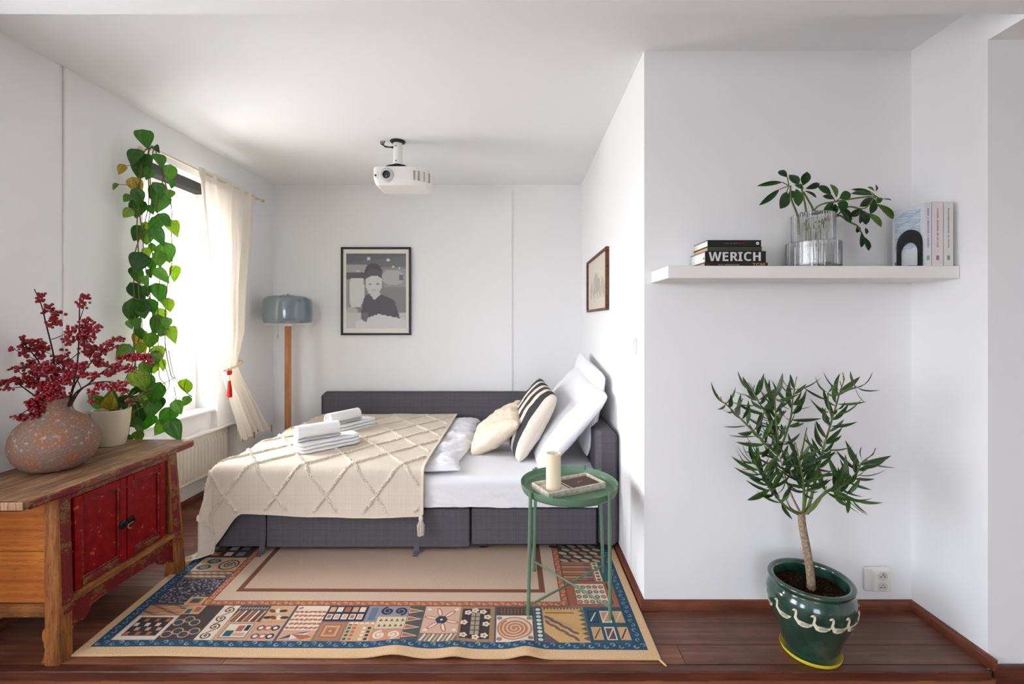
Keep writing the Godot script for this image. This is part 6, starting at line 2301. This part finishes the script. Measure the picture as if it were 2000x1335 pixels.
const OLEANDER_BRANCHES := [[0.3, 1, 1.082, 0.539, -1.755, 1.02, 0.577, -1.735, 0.954, 0.649, -1.715, 0.909, 0.714, -1.695, 0.865, 0.774, -1.675],
	[0.55, 0, 1.107, 0.53, -1.775, 1.079, 0.6, -1.792, 1.058, 0.687, -1.808, 1.05, 0.749, -1.825],
	[0.1, 2, 1.05, 0.749, -1.825, 1.002, 0.782, -1.819, 0.952, 0.831, -1.813, 0.887, 0.894, -1.807, 0.837, 0.942, -1.801, 0.798, 0.971, -1.795],
	[0.1, 2, 1.05, 0.749, -1.825, 1.02, 0.876, -1.842, 0.986, 0.953, -1.858, 0.968, 1.009, -1.875], [0.1, 2, 1.052, 0.755, -1.825, 1.008, 0.916, -1.775, 0.977, 1.006, -1.725],
	[0.1, 2, 1.052, 0.755, -1.825, 1.084, 0.884, -1.808, 1.084, 0.964, -1.792, 1.085, 1.041, -1.775],
	[0.25, 2, 1.125, 0.53, -1.775, 1.139, 0.59, -1.765, 1.163, 0.724, -1.755, 1.176, 0.798, -1.745, 1.202, 0.91, -1.735, 1.222, 1.006, -1.725, 1.234, 1.064, -1.715],
	[0.2, 0, 1.208, 0.908, -1.745, 1.176, 0.972, -1.72, 1.157, 1.015, -1.695], [1.1, 2, 1.215, 1.007, -1.715, 1.253, 1.021, -1.72, 1.291, 1.03, -1.725],
	[0.3, 2, 1.111, 0.543, -1.745, 1.144, 0.597, -1.735, 1.182, 0.64, -1.725, 1.229, 0.663, -1.715, 1.271, 0.711, -1.705, 1.283, 0.753, -1.695, 1.319, 0.788, -1.685],
	[0.2, 1, 1.182, 0.64, -1.725, 1.219, 0.635, -1.7, 1.234, 0.625, -1.675],
	[0.3, 1, 1.117, 0.53, -1.775, 1.107, 0.604, -1.755, 1.09, 0.671, -1.735, 1.067, 0.737, -1.715, 1.036, 0.831, -1.695],
	[0.15, 0, 1.071, 0.688, -1.745, 1.124, 0.785, -1.79, 1.168, 0.852, -1.835], [0.3, 1, 1.134, 0.517, -1.805, 1.167, 0.619, -1.825, 1.191, 0.717, -1.845, 1.225, 0.764, -1.865],
	[0.15, 1, 1.229, 0.663, -1.715, 1.249, 0.706, -1.735, 1.271, 0.745, -1.755], [0.35, 1, 1.112, 0.539, -1.755, 1.126, 0.577, -1.722, 1.138, 0.644, -1.688, 1.125, 0.68, -1.655],
	[0.3, 0, 1.092, 0.539, -1.755, 1.033, 0.575, -1.715, 0.99, 0.625, -1.675], [0.2, 0, 1.176, 0.718, -1.775, 1.173, 0.759, -1.81, 1.18, 0.791, -1.845]]
const BERRY_TWIGS := [[0, -1.921, 0.913, -1.945, -1.893, 1.023, -1.945, -1.879, 1.105, -1.945, -1.872, 1.22, -1.945, -1.87, 1.335, -1.945, -1.867, 1.392, -1.945],
	[1, -1.93, 0.913, -1.945, -1.971, 1.059, -1.945, -1.964, 1.153, -1.925, -1.992, 1.266, -1.925, -2.012, 1.348, -1.925, -2.042, 1.416, -1.925],
	[2, -1.934, 0.913, -1.945, -2.008, 1.036, -1.945, -2.07, 1.113, -1.965, -2.073, 1.189, -1.912, -2.073, 1.215, -1.902],
	[3, -1.934, 0.917, -1.945, -2.017, 0.968, -1.945, -2.037, 0.966, -1.925, -2.073, 1.005, -1.908, -2.073, 1.037, -1.872, -2.073, 1.037, -1.836],
	[4, -1.934, 0.922, -1.945, -1.971, 0.963, -1.945, -1.944, 0.97, -1.875, -1.984, 0.939, -1.875, -2.02, 0.913, -1.875, -2.057, 0.879, -1.857],
	[5, -1.911, 0.917, -1.945, -1.888, 0.972, -1.945, -1.829, 1.014, -1.945, -1.751, 1.078, -1.945, -1.659, 1.128, -1.945, -1.613, 1.142, -1.945, -1.556, 1.103, -1.945],
	[6, -1.916, 0.917, -1.945, -1.888, 1.014, -1.945, -1.866, 1.101, -1.995, -1.796, 1.167, -1.995, -1.753, 1.209, -1.995, -1.718, 1.202, -1.995],
	[7, -1.911, 0.917, -1.945, -1.861, 0.991, -1.945, -1.75, 1.025, -1.895, -1.683, 1.025, -1.895, -1.63, 0.994, -1.895, -1.607, 0.949, -1.895],
	[1, -1.969, 1.203, -1.925, -1.928, 1.218, -1.925, -1.874, 1.248, -1.925], [0, -1.872, 1.234, -1.945, -1.843, 1.266, -1.945, -1.824, 1.293, -1.945],
	[0, -1.872, 1.275, -1.945, -1.852, 1.335, -1.945], [0, -1.872, 1.188, -1.945, -1.82, 1.22, -1.945, -1.778, 1.259, -1.945],
	[0, -1.872, 1.147, -1.945, -1.916, 1.11, -1.945, -1.934, 1.096, -1.945], [1, -1.987, 1.262, -1.925, -1.96, 1.275, -1.925, -1.924, 1.275, -1.925],
	[1, -2.001, 1.316, -1.925, -1.974, 1.325, -1.925, -1.926, 1.323, -1.925], [2, -2.07, 1.113, -1.965, -2.038, 1.15, -1.965, -2.047, 1.196, -1.965],
	[2, -2.07, 1.113, -1.965, -2.074, 1.135, -1.921, -2.073, 1.169, -1.872], [2, -2.028, 1.034, -1.965, -2.074, 1.067, -1.96, -2.074, 1.098, -1.929, -2.073, 1.081, -1.848],
	[3, -1.996, 0.971, -1.925, -2.051, 1.021, -1.925, -2.073, 1.08, -1.884], [3, -2.073, 1.005, -1.908, -2.073, 1.006, -1.872, -2.073, 1.005, -1.832],
	[3, -2.037, 0.966, -1.925, -1.996, 1.003, -1.925, -1.933, 1.057, -1.925], [4, -1.9, 0.974, -1.875, -1.922, 1.023, -1.875, -1.944, 1.089, -1.875],
	[4, -1.984, 0.939, -1.875, -1.984, 0.899, -1.875, -2.002, 0.873, -1.875], [5, -1.829, 1.014, -1.945, -1.797, 1.05, -1.945, -1.723, 1.078, -1.945, -1.691, 1.092, -1.945],
	[5, -1.751, 1.078, -1.945, -1.705, 1.087, -1.945, -1.627, 1.059, -1.945], [5, -1.659, 1.128, -1.945, -1.641, 1.105, -1.945, -1.682, 1.018, -1.945],
	[6, -1.866, 1.101, -1.995, -1.843, 1.11, -1.995, -1.819, 1.091, -1.995], [6, -1.866, 1.101, -1.995, -1.89, 1.153, -1.995],
	[7, -1.75, 1.025, -1.895, -1.764, 0.985, -1.895, -1.773, 0.94, -1.895], [7, -1.813, 0.998, -1.895, -1.844, 1.074, -1.895, -1.813, 1.092, -1.895],
	[6, -1.796, 1.167, -1.995, -1.815, 1.138, -1.995, -1.848, 1.11, -1.995], [0, -1.893, 1.023, -1.945, -1.916, 1.059, -1.945, -1.971, 1.105, -1.945]]
const BERRY_CLUSTERS := [[-2.019, 1.38, -1.925, 0.02, 0.02, 1], [-1.856, 1.367, -1.945, 0.021, 0.032, 0], [-1.983, 1.33, -1.925, 0.018, 0.023, 1], [-1.942, 1.316, -1.925, 0.02, 0.016, 1],
	[-1.964, 1.275, -1.925, 0.018, 0.023, 1], [-1.93, 1.271, -1.925, 0.011, 0.014, 1], [-1.878, 1.243, -1.925, 0.027, 0.018, 1], [-1.838, 1.261, -1.945, 0.028, 0.037, 0],
	[-1.843, 1.211, -1.945, 0.032, 0.032, 0], [-1.792, 1.252, -1.945, 0.016, 0.018, 0], [-1.896, 1.198, -1.925, 0.023, 0.023, 1], [-2.074, 1.179, -1.946, 0.051, 0.028, 2],
	[-2.052, 1.15, -1.965, 0.028, 0.037, 2], [-1.89, 1.153, -1.995, 0.028, 0.024, 6], [-1.843, 1.148, -1.995, 0.042, 0.028, 6], [-1.782, 1.176, -1.995, 0.028, 0.024, 6],
	[-1.749, 1.2, -1.995, 0.024, 0.014, 6], [-2.074, 1.14, -1.917, 0.023, 0.014, 2], [-2.074, 1.098, -1.929, 0.023, 0.018, 2], [-1.973, 1.113, -1.965, 0.042, 0.023, 2],
	[-1.944, 1.089, -1.875, 0.04, 0.027, 4], [-2.037, 1.066, -1.925, 0.05, 0.023, 3], [-1.951, 1.057, -1.925, 0.041, 0.032, 3], [-1.844, 1.074, -1.895, 0.04, 0.031, 7],
	[-1.813, 1.092, -1.895, 0.018, 0.018, 7], [-1.773, 1.056, -1.895, 0.036, 0.013, 7], [-1.848, 1.11, -1.995, 0.028, 0.019, 6], [-2.073, 1.037, -1.904, 0.036, 0.018, 3],
	[-2.073, 1.031, -1.848, 0.026, 0.013, 3], [-2.073, 1.007, -1.852, 0.024, 0.008, 3], [-2.051, 1.021, -1.925, 0.041, 0.023, 3], [-1.94, 1.01, -1.875, 0.04, 0.027, 4],
	[-1.9, 0.988, -1.875, 0.044, 0.027, 4], [-1.953, 0.97, -1.875, 0.04, 0.027, 4], [-1.984, 0.939, -1.875, 0.035, 0.027, 4], [-1.984, 0.899, -1.875, 0.027, 0.027, 4],
	[-2.051, 0.882, -1.875, 0.027, 0.013, 4], [-2.073, 1.081, -1.876, 0.027, 0.011, 2], [-1.691, 1.092, -1.945, 0.028, 0.018, 5], [-1.723, 1.078, -1.945, 0.028, 0.018, 5],
	[-1.654, 1.078, -1.945, 0.028, 0.014, 5], [-1.659, 1.124, -1.945, 0.055, 0.016, 5], [-1.599, 1.128, -1.945, 0.037, 0.018, 5], [-1.67, 1.011, -1.895, 0.045, 0.022, 7],
	[-1.733, 1.011, -1.895, 0.027, 0.016, 7], [-1.764, 0.985, -1.895, 0.018, 0.018, 7], [-1.773, 0.949, -1.895, 0.011, 0.013, 7], [-1.634, 0.985, -1.895, 0.018, 0.013, 7],
	[-1.819, 1.091, -1.995, 0.033, 0.014, 6], [-1.751, 1.059, -1.945, 0.028, 0.014, 5], [-1.607, 0.949, -1.895, 0.008, 0.018, 7], [-2.073, 1.208, -1.904, 0.006, 0.01, 2],
	[-2.073, 1.165, -1.876, 0.01, 0.01, 2], [-1.567, 1.11, -1.945, 0.018, 0.014, 5], [-1.934, 1.147, -1.945, 0.009, 0.018, 0], [-1.911, 1.096, -1.945, 0.028, 0.018, 0],
	[-1.86, 1.036, -1.875, 0.031, 0.022, 4]]
